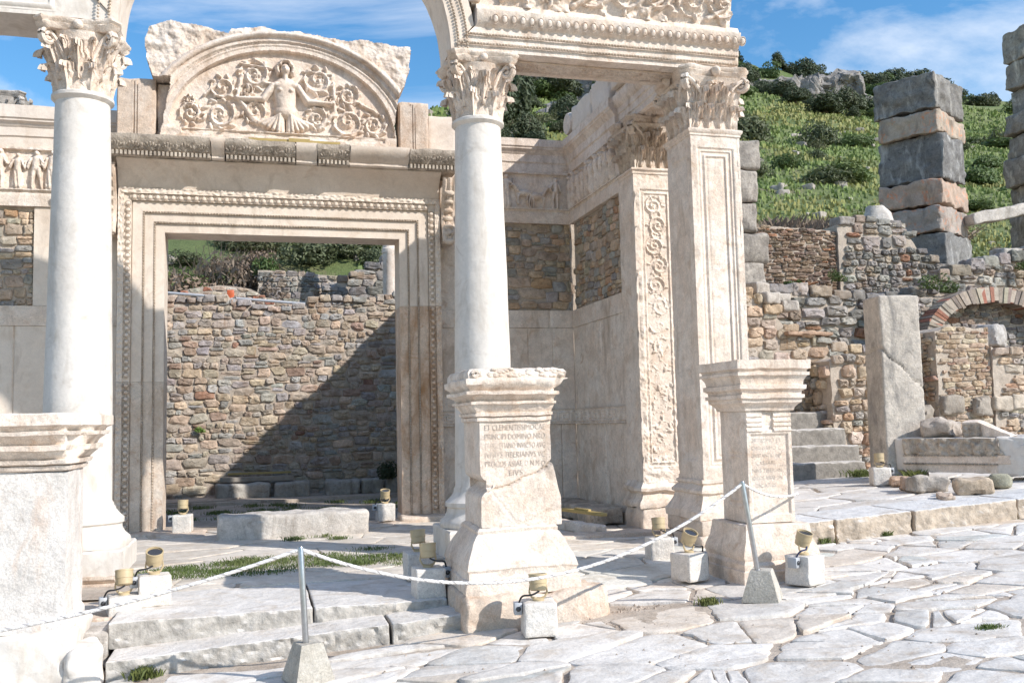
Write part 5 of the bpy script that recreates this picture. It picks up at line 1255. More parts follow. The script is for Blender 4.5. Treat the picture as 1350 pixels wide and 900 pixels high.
lamp(lampat(552,765,.21),R(3),'rear one of the two spotlights left of the middle pedestal',.2,.2,0)
lamp(lampat(565,790,.19),R(3),'front one of the two spotlights left of the middle pedestal',.15,0,1)
p=aS(711,842);lamp((p[0]*1.017,p[1]*1.017,float(street(p[0]))+.012),R(-8),'spotlight standing on the street slabs in front of the middle pedestal',.1,0,-1)
lamp(lampat(870,742,.17),R(-8),'spotlight at the foot of the square pillar, rear one of the pair',.2,0,1)
lamp(lampat(910,767,.16),R(20),'spotlight left of the right pedestal, with coiled dark cable on its cube',-.5,0,1,loops=3)
p=aS(1062,775);lamp((p[0]*1.017,p[1]*1.017,float(street(p[0]))+.015),R(25),'spotlight with a blue cable, right of the right pedestal',-.35,0,-1,cab='bluecable')
p=aP(1161,641);lamp((p[0]*1.012,p[1]*1.012,float(plat(p[0]))+.01),R(-20),'small distant spotlight at the foot of the tall stone post',.1,0,1)

# ================================================================== rope barrier
def barrier(foot,topv,label,rz,bs=.27):
    t=thing('barrier_post',label,'barrier post',tuple(foot),'rope barrier posts')
    f=np.asarray(foot,float);V=(np.asarray(topv)-f)
    mb=MB();h=.25;mb.loft(0,0,bs/2,bs/2,[(0,0),(0,.02),(-bs*.21,h-.015),(-bs*.23,h)],.04,jit(.003,12,3),capb=True)
    a=rz;Rm=np.array([[math.cos(a),math.sin(a),0],[-math.sin(a),math.cos(a),0],[0,0,1]])
    mb.build('concrete_base',M['concrete'],t,fn=lambda P:P@Rm+f)
    mb=MB();p0=f+V*.22;mb.tube(np.array([p0,f+V*.99,f+V]),[.021,.021,.017],20)
    mb.tube(np.array([f+V*.245,f+V*.262]),.03,18);mb.build('pole',M['steel'],t);return f+V
pA=aS(406,905);fA=np.array([pA[0]*1.02,pA[1]*1.02,float(street(pA[0]))+.01])
tA=aY(396,720,fA[1]-.02);
TA=barrier(fA,tA,'steel barrier post with concrete foot in the front middle, before the steps',R(20))
pB=aS(1006,798);fB=np.array([pB[0]*1.018,pB[1]*1.018,float(street(pB[0]))+.015])
tB=aY(978,634,fB[1]-.05)
TB=barrier(fB,tB,'leaning steel barrier post with concrete foot, before the right pedestal',R(52),.29)
def rope(P,sag,label,r=.0125):
    P=[np.array(p,float) for p in P];path=[]
    for a,b in zip(P[:-1],P[1:]):
        n=int(np.linalg.norm(b-a)/.012)
        for k in range(n):
            s=k/n;path.append(a+(b-a)*s-np.array([0,0,sag*4*s*(1-s)]))
    path.append(P[-1]);path=np.array(path);m=len(path)
    T=np.gradient(path,axis=0);T/=np.linalg.norm(T,axis=1,keepdims=True);N=np.cross(T,Z_);N/=np.linalg.norm(N,axis=1,keepdims=True);B=np.cross(T,N)
    n=14;a=np.arange(n)*2*PI/n;s=np.arange(m)*.012;tw=s*2*PI/.11
    rr=r*(.78+.30*np.abs(np.cos(1.5*(a[:,None]-tw[None]))))
    G=path[None]+np.cos(a)[:,None,None]*N[None]*rr[...,None]+np.sin(a)[:,None,None]*B[None]*rr[...,None]
    st=(((a[:,None]-tw[None])%(2*PI))<.9)
    col=np.where(st[...,None],np.array([.50,.47,.46]),np.array([1,.98,.96]))
    mb=MB();mb.grid(G,col.reshape(-1,3),wrap=True);mb.add(G[:,0],[list(range(n))]);mb.add(G[::-1,-1],[list(range(n))])
    return tag(mb.build('rope',M['rope'],ang=0),label,'rope','white barrier ropes')
hA=TA-(TA-fA)*.02;hB=TB-(TB-fB)*.02
rope([(-2.6,6.75,.33),hA],.10,'white twisted rope running from the left edge up to the front post')
rope([hA,hB],.47,'long sagging white rope between the two steel posts, in front of the middle pedestal')
endB=aY(1051,672,8.3);endB[0]=4.83;
rope([hB,(4.815,7.83,.93)],.06,'short rope from the leaning post to the edge of the right pedestal',.011)

# weeds
def weed(px,py,loc,w,h,label,n=260,mat='grass',seed=1,name='weed'):
    mb=MB();grasspatch(mb,n,w,w*.7,h,seed,w=.006);bush(mb,n,w*.8,w*.6,h*.55,.011,seed+1,cl=6,c0=(.8,1.1,.6));o=mb.build(name,M[mat],flat=True);o.location=loc;tag(o,label,'weed','weeds in the joints');return o
for (px,py,w,h,lab,fn) in ((190,893,.10,.09,'bright green weed below the lower step, near the boulder',aS),(1041,720,.07,.08,'green tuft at the left end of the raised pavement by the right pedestal',aS),(1086,716,.10,.07,'green weed under the broken kerb stone',aS),(1167,706,.06,.06,'small weed at the foot of the second kerb stone',aS),(1330,684,.10,.04,'flat green weed by the kerb near the right edge of the photo',aS),(1306,828,.09,.03,'tiny green weed between street slabs at the lower right',aS),(935,798,.08,.07,'thin grass tuft in a joint in front of the concrete post foot',aS),(1135,628,.22,.12,'dark grass clump at the foot of the stairs',aP),(1206,636,.12,.18,'fresh green weed under the carved beam beside the stone post',aP)):
    p=fn(px,py);weed(px,py,(p[0],p[1],p[2]),w,h,lab,seed=int(px))
p=aY(263,569,20.45);mb=MB();bush(mb,260,.11,.06,.12,.02,3,c0=(1.2,1.7,.8));o=mb.build('weed',M['grass'],flat=True);o.location=p;tag(o,'bright green weed growing out of the inner rubble wall','weed')
mb=MB();rg=random.Random(6)
for i in range(46):
    x=rg.uniform(-1.0,1.55);y=rg.gauss(10.3,.28)+(x*.04);grasspatch(mb,150,.28,.14,.045,i,x,y,lambda a,b:.215+0*a,.004)
for i in range(26):
    x=rg.uniform(-2,3.2);y=rg.uniform(15.8,18.2);grasspatch(mb,140,.25,.2,.06,i+60,x,y,lambda a,b:.215+0*a,.006)
for i in range(6):
    x=rg.uniform(.3,1.4);y=rg.uniform(12.3,12.7);grasspatch(mb,70,.15,.06,.05,i+160,x,y,lambda a,b:.215+0*a,.005)
tag(mb.build('moss_and_grass',M['grass'],flat=True),'short green grass and moss growing over the porch and room floors','grass',kind='stuff')
mb=MB();mb.block((-1.75,8.85,.02),(1.26,1.1,.30),.035,.03,.012,5,301);tag(mb.build('foundation_block',M['marbler']),'rough floor block between the left pedestal and the left column','stone block')
mb=MB();mb.block((-1.22,8.25,.0),(.24,.8,.28),.035,.03,.012,5,302);tag(mb.build('wedge_stone',M['rough']),'narrow buff stone filling the joint between left pedestal and steps','stone')
# ================================================================== ruins on the right
def topfn(pts,y,x0,zb):
    """outline points (pixel) -> height above zb as a function of distance along +x from x0, at depth y"""
    W=[aY(px,py,y) for px,py in pts];xs=[w[0]-x0 for w in W];zs_=[w[2]-zb for w in W]
    return lambda u:float(np.interp(u,xs,zs_))
# stairs
t=thing('staircase','four grey worn stone steps rising behind the right pedestal','stairs',(9,13.6,.64))
yy=[13.5,13.85,14.2,14.52];zz=[.88,1.14,1.42,1.70];rr=[1142,1133,1114,1097]
for k in range(4):
    xr=aY(rr[k],600-25*k,yy[k])[0];zb=.5 if k==0 else zz[k-1]-.05
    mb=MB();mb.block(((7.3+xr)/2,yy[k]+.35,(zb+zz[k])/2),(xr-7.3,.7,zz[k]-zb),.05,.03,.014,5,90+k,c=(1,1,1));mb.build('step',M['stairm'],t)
# walls
x0=5.95
tf=topfn([(940,378),(990,392),(1012,404),(1035,432),(1070,446),(1110,462),(1165,464),(1240,466)],14.95,x0,.55)
wall('rubble_wall','rubble retaining wall behind the stairs with its top sloping down to the right','wall',(x0,14.95,.55),X_,mY,6.9,tf,.6,101,PALW,(.12,.26),(1.0,2.0),.06,capst=1.2,gap=.016)
xa=aY(1098,560,14.35)[0];xb=aY(1172,560,14.35)[0]
wall('rubble_wall','short stretch of big tan stones between the stairs and the stone post','wall',(xa,14.35,.55),X_,mY,xb-xa,topfn([(1090,476),(1110,470),(1172,468)],14.35,xa,.55),.5,103,PALW,(.14,.26),(1.,1.6),.08,gap=.008,side=True)
# slabs lying on the sloping wall
for i,(px,py,w,h,d,y,a) in enumerate([(1062,440,.95,.07,.5,14.95,.08),(1016,393,.34,.22,.34,14.9,.2),(1043,403,.30,.2,.3,14.9,-.2),(1030,392,.34,.16,.3,15.2,.1),(1003,380,.34,.24,.3,15.0,.3)]):
    p=aY(px,py,y);mb=MB();mb.block((p[0],p[1]+.1,p[2]),(w,d,h),.05,min(.04,h*.3),.015,6,120+i,(math.cos(a),math.sin(a),0),(-math.sin(a),math.cos(a),0),c=((.75,.55,.42) if i==0 else (.8,.77,.74)))
    tag(mb.build('loose_stone',M['rough']),['flat pinkish slab lying on the sloping wall above the stairs','pale angular stone on the left end of the sloping wall','small light stone beside the flat pinkish slab','stone at the back on the sloping wall top','upper left stone of the heap beside the square pillar'][i],'stone','loose stones on the wall above the stairs')
x2=aY(960,420,17.9)[0]
wall('rubble_wall','dark terrace wall of large stones behind the sloping wall','wall',(x2,17.95,2.4),X_,mY,5.2,topfn([(960,384),(1000,382),(1060,386),(1110,392),(1160,396),(1300,402)],17.95,x2,2.4),.6,107,PALG,(.16,.32),(1.2,2.4),.09,capst=2.0,gap=.02)
x3=aY(970,340,20.4)[0];x3b=aY(1104,340,20.4)[0];x3c=aY(1262,340,20.4)[0]
PALB=[((.30,.21,.15),5),((.25,.18,.14),4),((.34,.25,.18),3),((.20,.15,.12),2),((.38,.2,.12),1)]
wall('thin_stone_wall','reddish brown wall of thin flat stones on the upper terrace','wall',(x3,20.45,3.7),X_,mY,x3b-x3,topfn([(970,302),(1010,298),(1060,301),(1104,305)],20.45,x3,3.7),.6,109,PALB,(.05,.11),(2.0,4.5),.05,gap=.012)
wall('rubble_wall','mixed grey rubble wall under the tall block pier','wall',(x3b+.01,20.35,3.7),X_,mY,x3c-x3b,topfn([(1104,296),(1140,290),(1190,300),(1210,330),(1240,352),(1262,372)],20.35,x3b,3.7),.8,111,PALG,(.12,.34),(.9,1.8),.08,capst=1.6,gap=.02,side=False)
x4=aY(1176,410,17.6)[0];x4b=aY(1420,400,17.6)[0]
wall('rubble_wall','grey rubble wall climbing to the right above the brick arch','wall',(x4,17.65,2.3),X_,mY,x4b-x4,topfn([(1176,404),(1212,388),(1240,368),(1290,352),(1350,340),(1420,330)],17.65,x4,2.3),.6,113,PALG,(.13,.27),(1.1,2.2),.08,capst=1.8,gap=.02)
for i,(px,py,w,h) in enumerate([(1300,352,.44,.36),(1333,342,.52,.42),(1370,336,.5,.4)]):
    p=aY(px,py,17.8);mb=MB();mb.block((p[0],17.95,p[2]+.05),(w,.5,h),.06,.04,.02,5,130+i,c=(.85,.85,.84));tag(mb.build('capping_block',M['rough']),['pale squared block on top of the climbing wall','larger white block beside it at the right photo edge','pale capping block beyond the right photo edge'][i],'stone block','pale blocks capping the right wall')
# brick arch
t=thing('brick_arch','low arch of red and pale bricks over a dark opening','arch',(17.5,16.8,2.6))
ya=16.9;c=aY(1316,447,ya);Ro=aY(1316,378,ya)[2]-c[2];RX=c[0]-aY(1222,440,ya)[0];th_=.33
mb=MB();rb=random.Random(4);nb=46
for k in range(nb):
    a0=PI*k/nb;a1=PI*(k+.86)/nb;V=[]
    tt=th_*rb.uniform(.9,1.05);yo=ya+rb.uniform(-.02,.02)
    for a in (a0,a1):
        for r in (0,tt):
            for y in (yo,ya+.9): V.append((c[0]-math.cos(a)*(RX-r),y,c[2]+math.sin(a)*(Ro-r)))
    cc=pick(rb,[((.42,.35,.28),5),((.38,.17,.12),3),((.30,.24,.2),2)])
    mb.add(V,[(0,1,3,2),(4,6,7,5),(0,4,5,1),(2,3,7,6),(0,2,6,4),(1,5,7,3)],cc)
mb.build('arch_bricks',M['brick'],t,fn=jit(.012,5,3),flat=True)
mb=MB();N_=40;G=[]
for k in range(N_+1):
    a=PI*k/N_;G.append([(c[0]-math.cos(a)*(RX-r),y,c[2]+math.sin(a)*(Ro-r)) for r,y in ((.015,ya+.012),(.3,ya+.012),(.3,ya+.88),(.015,ya+.88),(.015,ya+.012))])
mb.grid(np.array(G));mb.build('arch_mortar',M['mortar'],t)
wall('rubble_wall','dark rubble filling seen through the low brick arch','wall',(c[0]-RX-.5,17.3,1.8),X_,mY,2*RX+2.4,lambda u:float(c[2]-1.8+Ro-.2),.3,115,PALG,(.08,.16),(1.2,3),.04)
# brick and rubble pier on the far right
xp=aY(1236,500,14.6)[0];PALT=[((.47,.36,.26),6),((.42,.31,.22),4),((.52,.42,.32),3),((.38,.25,.18),2)]
xq=aY(1306,500,14.6)[0]
wall('brick_pier','sunlit pier of thin tan bricks and stones right of the stone post','wall',(xp,14.6,.55),X_,mY,xq-xp,topfn([(1236,436),(1250,430),(1310,434)],14.6,xp,.55),.9,117,PALT,(.05,.12),(1.8,4.2),.035,gap=.01,side=True)
wall('rubble_wall','crumbling tan rubble wall at the right edge, beside the brick pier','wall',(xq+.01,14.55,.55),X_,mY,4.2,topfn([(1306,455),(1320,470),(1350,462),(1420,470)],14.55,xq,.55),.9,119,PALW,(.07,.2),(1.2,2.6),.06,capst=True)
for i,(px,py,w,h) in enumerate([(1258,533,.46,.36),(1295,535,.34,.34),(1322,532,.42,.26),(1345,530,.4,.3),(1222,552,.3,.5)]):
    p=aY(px,py,14.5);mb=MB();mb.block((p[0],p[1]+.09,p[2]),(w,.3,h),.04,.05,.03,5,140+i,c=((.62,.58,.53) if i in(0,1,4) else (.95,.88,.78)))
    tag(mb.build('set_stone',M['rough']),['dark grey stone set low in the tan brick pier','second grey stone of the pier, right of the first','white block set into the crumbling wall','white block at the right photo edge in the crumbling wall','upright grey stone between post and brick pier'][i],'stone','large stones set into the right pier')
p=aY(1318,441,14.8);mb=MB();mb.block((p[0],15.0,p[2]),(.50,.42,.46),.05,.09,.04,4,150,(.9,.43,0),(-.43,.9,0),c=(.82,.83,.85));tag(mb.build('loose_stone',M['rough']),'large pale grey boulder sitting on top of the brick pier','boulder')
# tall stone post
p=aP(1194,633);XP=p[0]+.1;YP=12.35;zb=float(plat(XP))-.02;zt=aY(1190,392,YP)[2]
t=thing('stone_post','tall weathered stone post with a diagonal crack, standing right of the stairs','stone post',(XP,YP,zb))
a=R(-6);U=np.array([math.cos(a),math.sin(a),0]);V=np.array([-math.sin(a),math.cos(a),0])
def postf(P):
    x,y,z=P[:,0],P[:,1],P[:,2];zc=2.30-(x-XP)*.9+.05*n2(x,z,6,3,3)
    P=P.copy();g=np.exp(-((z-zc)/.018)**2)*.035;P[:,1]+=np.where(y<YP,g,0);P[:,0]+=np.where(x<XP,g*.7,-g*.7)
    P[:,0]+=.018*(z-1.5)*np.where(x<XP,.3,-.2);return P+np.stack([fbm(P,1.6,2,q) for q in range(3)],-1)*.012
mb=MB();mb.block((XP,YP,(zb+zt)/2),(.66,.50,zt-zb),.03,.03,.007,6,160,U,V,lim=100);mb.build('shaft',stone('post_stone',(.46,.405,.345),(.56,.50,.43),(.34,.31,.28),1.5,.85,.9,30,(.17,.16,.15),.7,pit=.5,mott=.15),t,fn=postf,ang=50)
# carved beam on stones
L0=aY(1192,600,12.0);R0=aY(1338,612,10.75)
A=np.array([L0[0],12.0,0]);B=np.array([R0[0],10.75,0]);D=(B-A)/np.linalg.norm(B-A);Nn=np.array([D[1],-D[0],0]);LL=np.linalg.norm(B-A)
zt1=1.29;zb1=.79
t=thing('carved_beam','fallen marble beam with a grimy leaf frieze and bead rows, lying on stones at the right','carved beam',tuple((A+B)/2+[0,0,zb1]))
mb=MB();cc=(A+B)/2+D*.12-Nn*.31;mb.block((cc[0],cc[1],(zt1+zb1)/2),(LL+.5,.60,zt1-zb1-.01),.05,.03,.012,5,170,D,-Nn,lim=60);mb.build('body',M['marblew'],t)
def bm(u,v):
    h=.035+.035*np.abs(np.sin(u*20))*np.abs(np.sin(v*26+np.sin(u*20)*1.5))+.025*n2(u,v,15,3,3)-.03*np.exp(-v/.03)
    return h+.004*n2(u,v,9,3,4)
q=A+Nn*.0;mb=MB();mb.relief((q[0],q[1],zb1+.25),D,Z_,Nn,LL-.1,zt1-zb1-.265,.011,bm,.03,lambda u,v:(u<LL-.12+.03*n2(u*0,v,9,3,3)-v*.35));mb.build('carved_face',M['dirtym'],t)
mb=MB()
def bf(u,v):
    return np.where(v>.13,.028,.010)+.004*n2(u,v,9,3,4)
mb.relief((q[0],q[1],zb1+.004),D,Z_,Nn,LL-.04,.244,.012,bf,.03);mb.build('fasciae',M['marble'],t)
for zz_ in (.125,.24):
    mb=MB();beads(mb,(q[0]+Nn[0]*.02,q[1]+Nn[1]*.02,zb1+zz_),(q[0]+D[0]*(LL-.2)+Nn[0]*.02,q[1]+D[1]*(LL-.2)+Nn[1]*.02,zb1+zz_),Nn,Z_,.045,.016,.024);mb.build('bead_row',M['dirtym'],t)
mb=MB();pe=B+D*.12-Nn*.30;mb.block((pe[0],pe[1],1.035),(.75,.62,.515),.035,.05,.035,4,173,D,-Nn,lim=60);mb.build('broken_end',M['marblew'],t)
for i,(px,py,w,h,cc) in enumerate([(1213,637,.34,.16,(.95,.72,.56)),(1248,645,.52,.26,(.85,.82,.78)),(1228,643,.3,.2,(.95,.74,.6)),(1315,648,.48,.24,(.92,.8,.66)),(1276,655,.22,.08,(.95,.82,.72)),(1345,640,.3,.2,(.7,.72,.6))]):
    p=aP(px,py+6);mb=MB();mb.block((p[0]+.04,p[1]+.42,p[2]+h*.42),(w*.92,.34,h*.85),.04,.06,.03,5,180+i,(.9,-.43,0),(.43,.9,0),c=cc)
    tag(mb.build('support_stone',M['rough']),['small brown stone under the left end of the carved beam','largest grey support stone under the carved beam','reddish stone squeezed beside the largest support stone','round tan stone under the right part of the carved beam','little flat stone on the pavement below the beam','mossy stone under the broken white end of the beam'][i],'stone','stones propping the carved beam')
p=A+D*.45-Nn*.3;mb=MB();mb.block((p[0],p[1],zt1+.12),(.46,.4,.26),.035,.12,.05,5,191,D,-Nn,c=(.86,.80,.75));tag(mb.build('fragment',M['rough']),'rounded rough fragment lying on the left end of the carved beam','stone fragment')
p=A+D*1.05-Nn*.3;t=thing('fragment','carved wedge shaped fragment with leaf ornament lying on the carved beam','stone fragment',(p[0],p[1],zt1))
mb=MB();q0=p-D*.26+Nn*.16;pr=[(0,zt1),(.0,zt1+.20),(-.16,zt1+.24),(-.36,zt1)]
mb.extr(pr,(*q0[:2],0),(*(q0+D*.62)[:2],0),Nn,.05,lambda G:jit(.014,6,5)(G-np.array([0,0,1])*(np.clip((G@D-(q0@D)-.22)/.4,0,1)*(G[...,2]-zt1))[...,None]*.9));mb.build('body',M['marble'],t)
mb=MB();mb.relief((q0[0]+Nn[0]*.004,q0[1]+Nn[1]*.004,zt1+.01),D,Z_,Nn,.26,.17,.01,lambda u,v:.02*np.abs(np.sin(u*40))*np.abs(np.sin(v*34+np.sin(u*20)*2))+.01,.01);mb.build('leaf_carving',M['dirtym'],t)
# dark block wall behind the square pillar
t=thing('block_wall','stack of large grey weathered blocks standing behind the square pillar','block wall',(7.2,15.6,.5))
yb=15.4;xr=aY(1008,300,yb)[0];ys=[186,224,268,306,346,392,440,500];rb=random.Random(9)
for k in range(len(ys)-1):
    z1=aY(1000,ys[k],yb)[2];z0=aY(1000,ys[k+1],yb)[2];j=rb.uniform(-.10,.10)
    mb=MB();k2=rb.uniform(.85,1.2);mb.block(((6.1+xr+j)/2,yb+.45,(z0+z1)/2),(xr+j-6.1,.9,z1-z0-.012),.06,.06,.045,2.5,200+k,c=(k2*1.35,k2*1.25,k2*1.15));mb.build('block',M['greyblock'],t)
# the tall pier of stacked blocks
t=thing('block_pier','tall leaning pier of stacked dark grey and orange stained blocks against the hill','pier',(17.5,21.5,5.4))
yc=21.6
def corner(px,py): return aY(px,py,yc)
az=R(-30);Ua=np.array([math.sin(az),math.cos(az),0])       # along the left face going back
az2=R(60);Ub=np.array([math.sin(az2),math.cos(az2),0])       # along the right face going back
cl=[(1231,92,140,74,35,(1.0,.99,.97),0),(1234,141,172,71,34,(1.25,1.15,1.0),1),(1243,172,233,78,26,(.85,.86,.88),2),(1240,232,266,74,32,(1.3,1.1,.95),3),(1240,268,303,76,32,(1.1,1.05,1.0),4),(1246,304,352,62,32,(.92,.93,.95),5)]
for (px,y0,y1,wl,wr,cc,i) in cl:
    P0=corner(px,y0);P1=corner(px,y1);z1,z0=P0[2],P1[2];sc=P0[1]*.965/1243*1.08+P0[0]*.26/1243
    wL=wl*sc/.93;wR=wr*sc/.36
    cen=P0+Ua*wL/2+Ub*wR/2
    mb=MB();mb.block((cen[0],cen[1],(z0+z1)/2),(wL,wR,z1-z0-.03),.06,.045,.06,3.2,210+i,Ua,Ub,c=cc)
    mb.build('block',M['rustblock'] if i in (1,3,4) else M['greyblock'],t)
for (px,py,w,h,o) in ():
    P=corner(px,py);f=(1236-px)/75;P=corner(1238,py)+Ua*(1238-px)*.0196
    mb=MB();mb.block(P+np.array([0,0,0]),(w,.10,h),.05,.04,.03,6,230+px%7,Ua,Ub);pass
p=aY(1164,287,20.5);mb=MB();mb.lathe(p[0]+.0,20.75,[(.46,p[2]-.22),(.42,p[2]-.10),(.32,p[2]+.12),(.26,p[2]+.24),(.24,p[2]+.30)],22,jit(.05,4,7));tag(mb.build('capital_fragment',M['rough']),'worn round capital fragment lying left of the tall block pier','stone fragment')
pa=aY(1277,291,22.3);pb=aY(1420,262,22.3)
mb=MB();n_=24;mb.block((pa+pb)/2,(np.linalg.norm(pb-pa),.4,.34),.08,.04,.03,3,240,(pb-pa)/np.linalg.norm(pb-pa),Y_,np.cross((pb-pa)/np.linalg.norm(pb-pa),Y_));tag(mb.build('lintel_beam',M['rough']),'long pale stone beam bridging from the block pier to the post at the photo edge','stone beam')
t=thing('edge_pier','tall eroded stone pier partly cut off by the right edge of the photo','pier',(20.6,22.3,5))
ys=[28,70,105,140,168,200,238,275,330];xl=[1329,1333,1342,1332,1338,1331,1343,1341]
for k in range(8):
    P0=aY(xl[k],ys[k],22.2);P1=aY(xl[k],ys[k+1],22.2);xw=1.3;P0=P0+np.array([.62,0,0])
    mb=MB();mb.block((P0[0]+xw/2,22.7,(P0[2]+P1[2])/2),(xw,.95,P0[2]-P1[2]-.02),.07,.05,.05,3,250+k,c=(1.5,1.4,1.25));mb.build('block',M['greyblock'],t)

# ================================================================== behind the inner room (seen through the door)
def gz(x,y): return float(terr(np.array([x]),np.array([y]))[0])
A=aY(222,386,21.5);B=aY(432,403,21.5)
t=thing('railing','thin white rail with two orange posts behind the inner rubble wall','railing',tuple(A))
mb=MB();mb.tube(np.array([A-(B-A)*.6,B]),.03,8);mb.build('rail',M['socket'],t)
A2=aY(222,402,21.4);B2=aY(320,404,21.4);mb=MB();mb.tube(np.array([A2-(B2-A2)*.6,B2]),.025,8);mb.build('rail',M['socket'],t)
for px,y0,y1 in ((304,382,420),(415,391,420)):
    P=aY(px,y0,21.45);Q=aY(px,y1,21.45);mb=MB();w=.075 if px<400 else .09
    mb.block((P[0],21.5,(P[2]+Q[2])/2),(w*2,.12,P[2]-Q[2]),.1,.008,.002,5,1);mb.build('post',M['orange'],t)
xa=aY(180,390,22.6)[0]
wall('vaulted_ruin','low pinkish ruin with a broken vault top behind the orange railing','wall',(xa,22.7,3.0),X_,mY,3.6,topfn([(180,398),(225,392),(250,381),(285,376),(330,380),(350,392),(390,400)],22.7,xa,3.0),.5,301,[((.46,.36,.28),5),((.40,.2,.13),1.5),((.5,.44,.36),3)],(.06,.13),(1.5,3),.03)
xa=aY(340,350,24.9)[0];xb=aY(445,350,24.9)[0]
wall('terrace_wall','long dark dry stone terrace wall on the slope seen through the door','wall',(xa,24.9,4.6),X_,mY,xb-xa,topfn([(345,356),(400,360),(445,364)],24.9,xa,4.6),.5,303,PALG,(.12,.22),(1,2.4),.05)
xa=aY(425,370,24.3)[0];xb=aY(512,370,24.3)[0]
wall('terrace_wall','dark ruined wall rising to the right behind the doorway','wall',(xa,24.3,3.2),X_,mY,xb-xa+.5,topfn([(425,394),(440,375),(475,362),(505,345),(530,340)],24.3,xa,3.2),.6,305,PALG,(.14,.28),(1,2.2),.07,capst=1.5)
xa=aY(462,330,33)[0];xb=aY(560,330,33)[0]
wall('terrace_wall','upper dark rock wall at the top of the view through the door','wall',(xa-5.5,31,6.2),X_,mY,11,lambda u:3.1+.3*math.sin(u)+.15*math.sin(u*3),.8,307,PALG,(.2,.5),(1,2.4),.12)
P=aY(513,322,23.2);mb=MB();zb=gz(P[0],23.2);mb.lathe(P[0],23.2,[(.17,zb-.2),(.17,zb+.3),(.165,P[2]-.25),(.185,P[2]-.22),(.185,P[2]-.12),(.16,P[2]-.1),(.16,P[2]+1.2)],24,jit(.01,4,2));tag(mb.build('column_stump',M['marble']),'slender standing column shaft behind the inner wall, at the right side of the door view','column')
A=aY(476,346,30);B=aY(504,347,30);H=aY(476,334,30)[2]-A[2]
mb=MB();n=16
for i in range(n): x=A[0]+(B[0]-A[0])*i/n;mb.box(x,x+(B[0]-A[0])/n*.85,30,30.03,A[2],A[2]+H)
tag(mb.build('plank_fence',M['wood']),'small grey vertical plank fence high in the door view','fence')

# ================================================================== hillside vegetation
PR=[]
def mkbush(name,label,cat,n,rx,rz,ls,seed,mat,group,cl=10,trunk=False,tw=0):
    t=thing(name,label,cat,(0,0,0),group);mb=MB();z0=.0
    bush(mb,n,rx,rx,rz,ls,seed,cl)
    f=(lambda V:V+np.array([0,0,.32])) if trunk else None
    mb.build('crown',M[mat],t,flat=True,fn=f)
    if trunk:
        mb=MB();mb.tube(np.array([(0,0,-.3),(.03,.02,.2),(0,.05,.6),(.1,0,.9)]),[.12,.09,.07,.04],7)
        for a in (0,2.1,4.2): mb.tube(np.array([(0,.03,.3),(math.cos(a)*.3,math.sin(a)*.3,.65),(math.cos(a)*.55,math.sin(a)*.55,.95)]),[.05,.035,.02],5)
        mb.build('trunk',M['bark'],t)
    elif tw: mb=MB();twigs(mb,tw,rx,rz*1.05,seed);mb.build('twigs',M['dry'],t)
    return t
G1,G2,G3,G4='green shrubs on the hillside','olive grey shrubs on the hillside','dark trees along the hilltop','dry brown shrubs on the hillside'
protos={'g':mkbush('shrub','rounded fresh green shrub growing on the grassy hillside','shrub',2600,1,.8,.07,1,'leaf',G1),
'g2':mkbush('shrub','rounded fresh green shrub growing on the grassy hillside','shrub',2600,1.1,.7,.07,2,'leaf',G1,7),
'o':mkbush('shrub','loose olive grey shrub growing on the grassy hillside','shrub',2200,1,.85,.065,3,'leafo',G2),
't':mkbush('tree','dark dense evergreen tree on the rocky hilltop','tree',3200,1.0,1.0,.075,4,'leafd',G3,12,True),
't2':mkbush('tree','dark dense evergreen tree on the rocky hilltop','tree',3000,1.1,.9,.08,5,'leafd',G3,9,True),
'd':mkbush('shrub','dry brown leafless shrub on the hillside','shrub',1500,1,.8,.05,6,'dry',G4,9,False,40)}
used={k:False for k in protos}
def px_of(x,y,z):
    v=np.array([x,y,z])-CAM;k=v@_fw
    return (PW/2+F*(v@_r2)/k,PH/2-F*(v@_u2)/k,k)
def put(k,x,y,s,sz=None,dz=0):
    o=protos[k];loc=(x,y,gz(x,y)-.12*s+dz);sc=(s*(1+.35*math.sin(x*31)),s*(1+.35*math.sin(y*29)),s*(sz or 1)*(1+.2*math.sin(x*17)));rz=(x*13.7+y*7.1)%6.28
    if not used[k]: used[k]=True;o.location=loc;o.rotation_euler=(0,0,rz);o.scale=sc
    else: copytree(o,loc,rz,sc)
rh=random.Random(77);cnt=0;tries=0
while cnt<130 and tries<9000:
    tries+=1;y=25+rh.random()**1.35*100;x=rh.uniform(2,128)
    z=gz(x,y);px,py,k=px_of(x,y,z)
    if not ((630<px<830) or (950<px<1440) or (205<px<560 and y<40)):continue
    top_=z>float(np.interp(x,[0,11,27,49,71,78,88,115,170],[18,24,36.7,48,55.5,53,52,51,47]))-7.5 
    nz=float(n2(np.array([x]),np.array([y]),.07,2,5)[0])
    if top_:
        put(rh.choice(['t','t2','t','t2','g']),x,y,rh.uniform(1.7,3.0));cnt+=1
    elif nz>.08 or rh.random()<.18:
        s=rh.uniform(.6,1.5)*(1+y/90);put(rh.choice(['g','g2','o','o','d','g','g2'] if y>45 else ['g','g2','o','d']),x,y,s*(.8 if y<40 else 1),rh.uniform(.7,1.1));cnt+=1
# trees along the left ridge above the porch wall, dense
for i in range(44):
    x=rh.uniform(22,44);y=rh.uniform(62,104)
    if gz(x,y)>14: put(rh.choice(['t','t2','o','o']),x,y,rh.uniform(1.3,2.6))
for i in range(44):
    x=rh.uniform(60,92);y=x/rh.uniform(.56,.74);put(rh.choice(['t','t2','t','o']),x,y,rh.uniform(1.4,2.6))
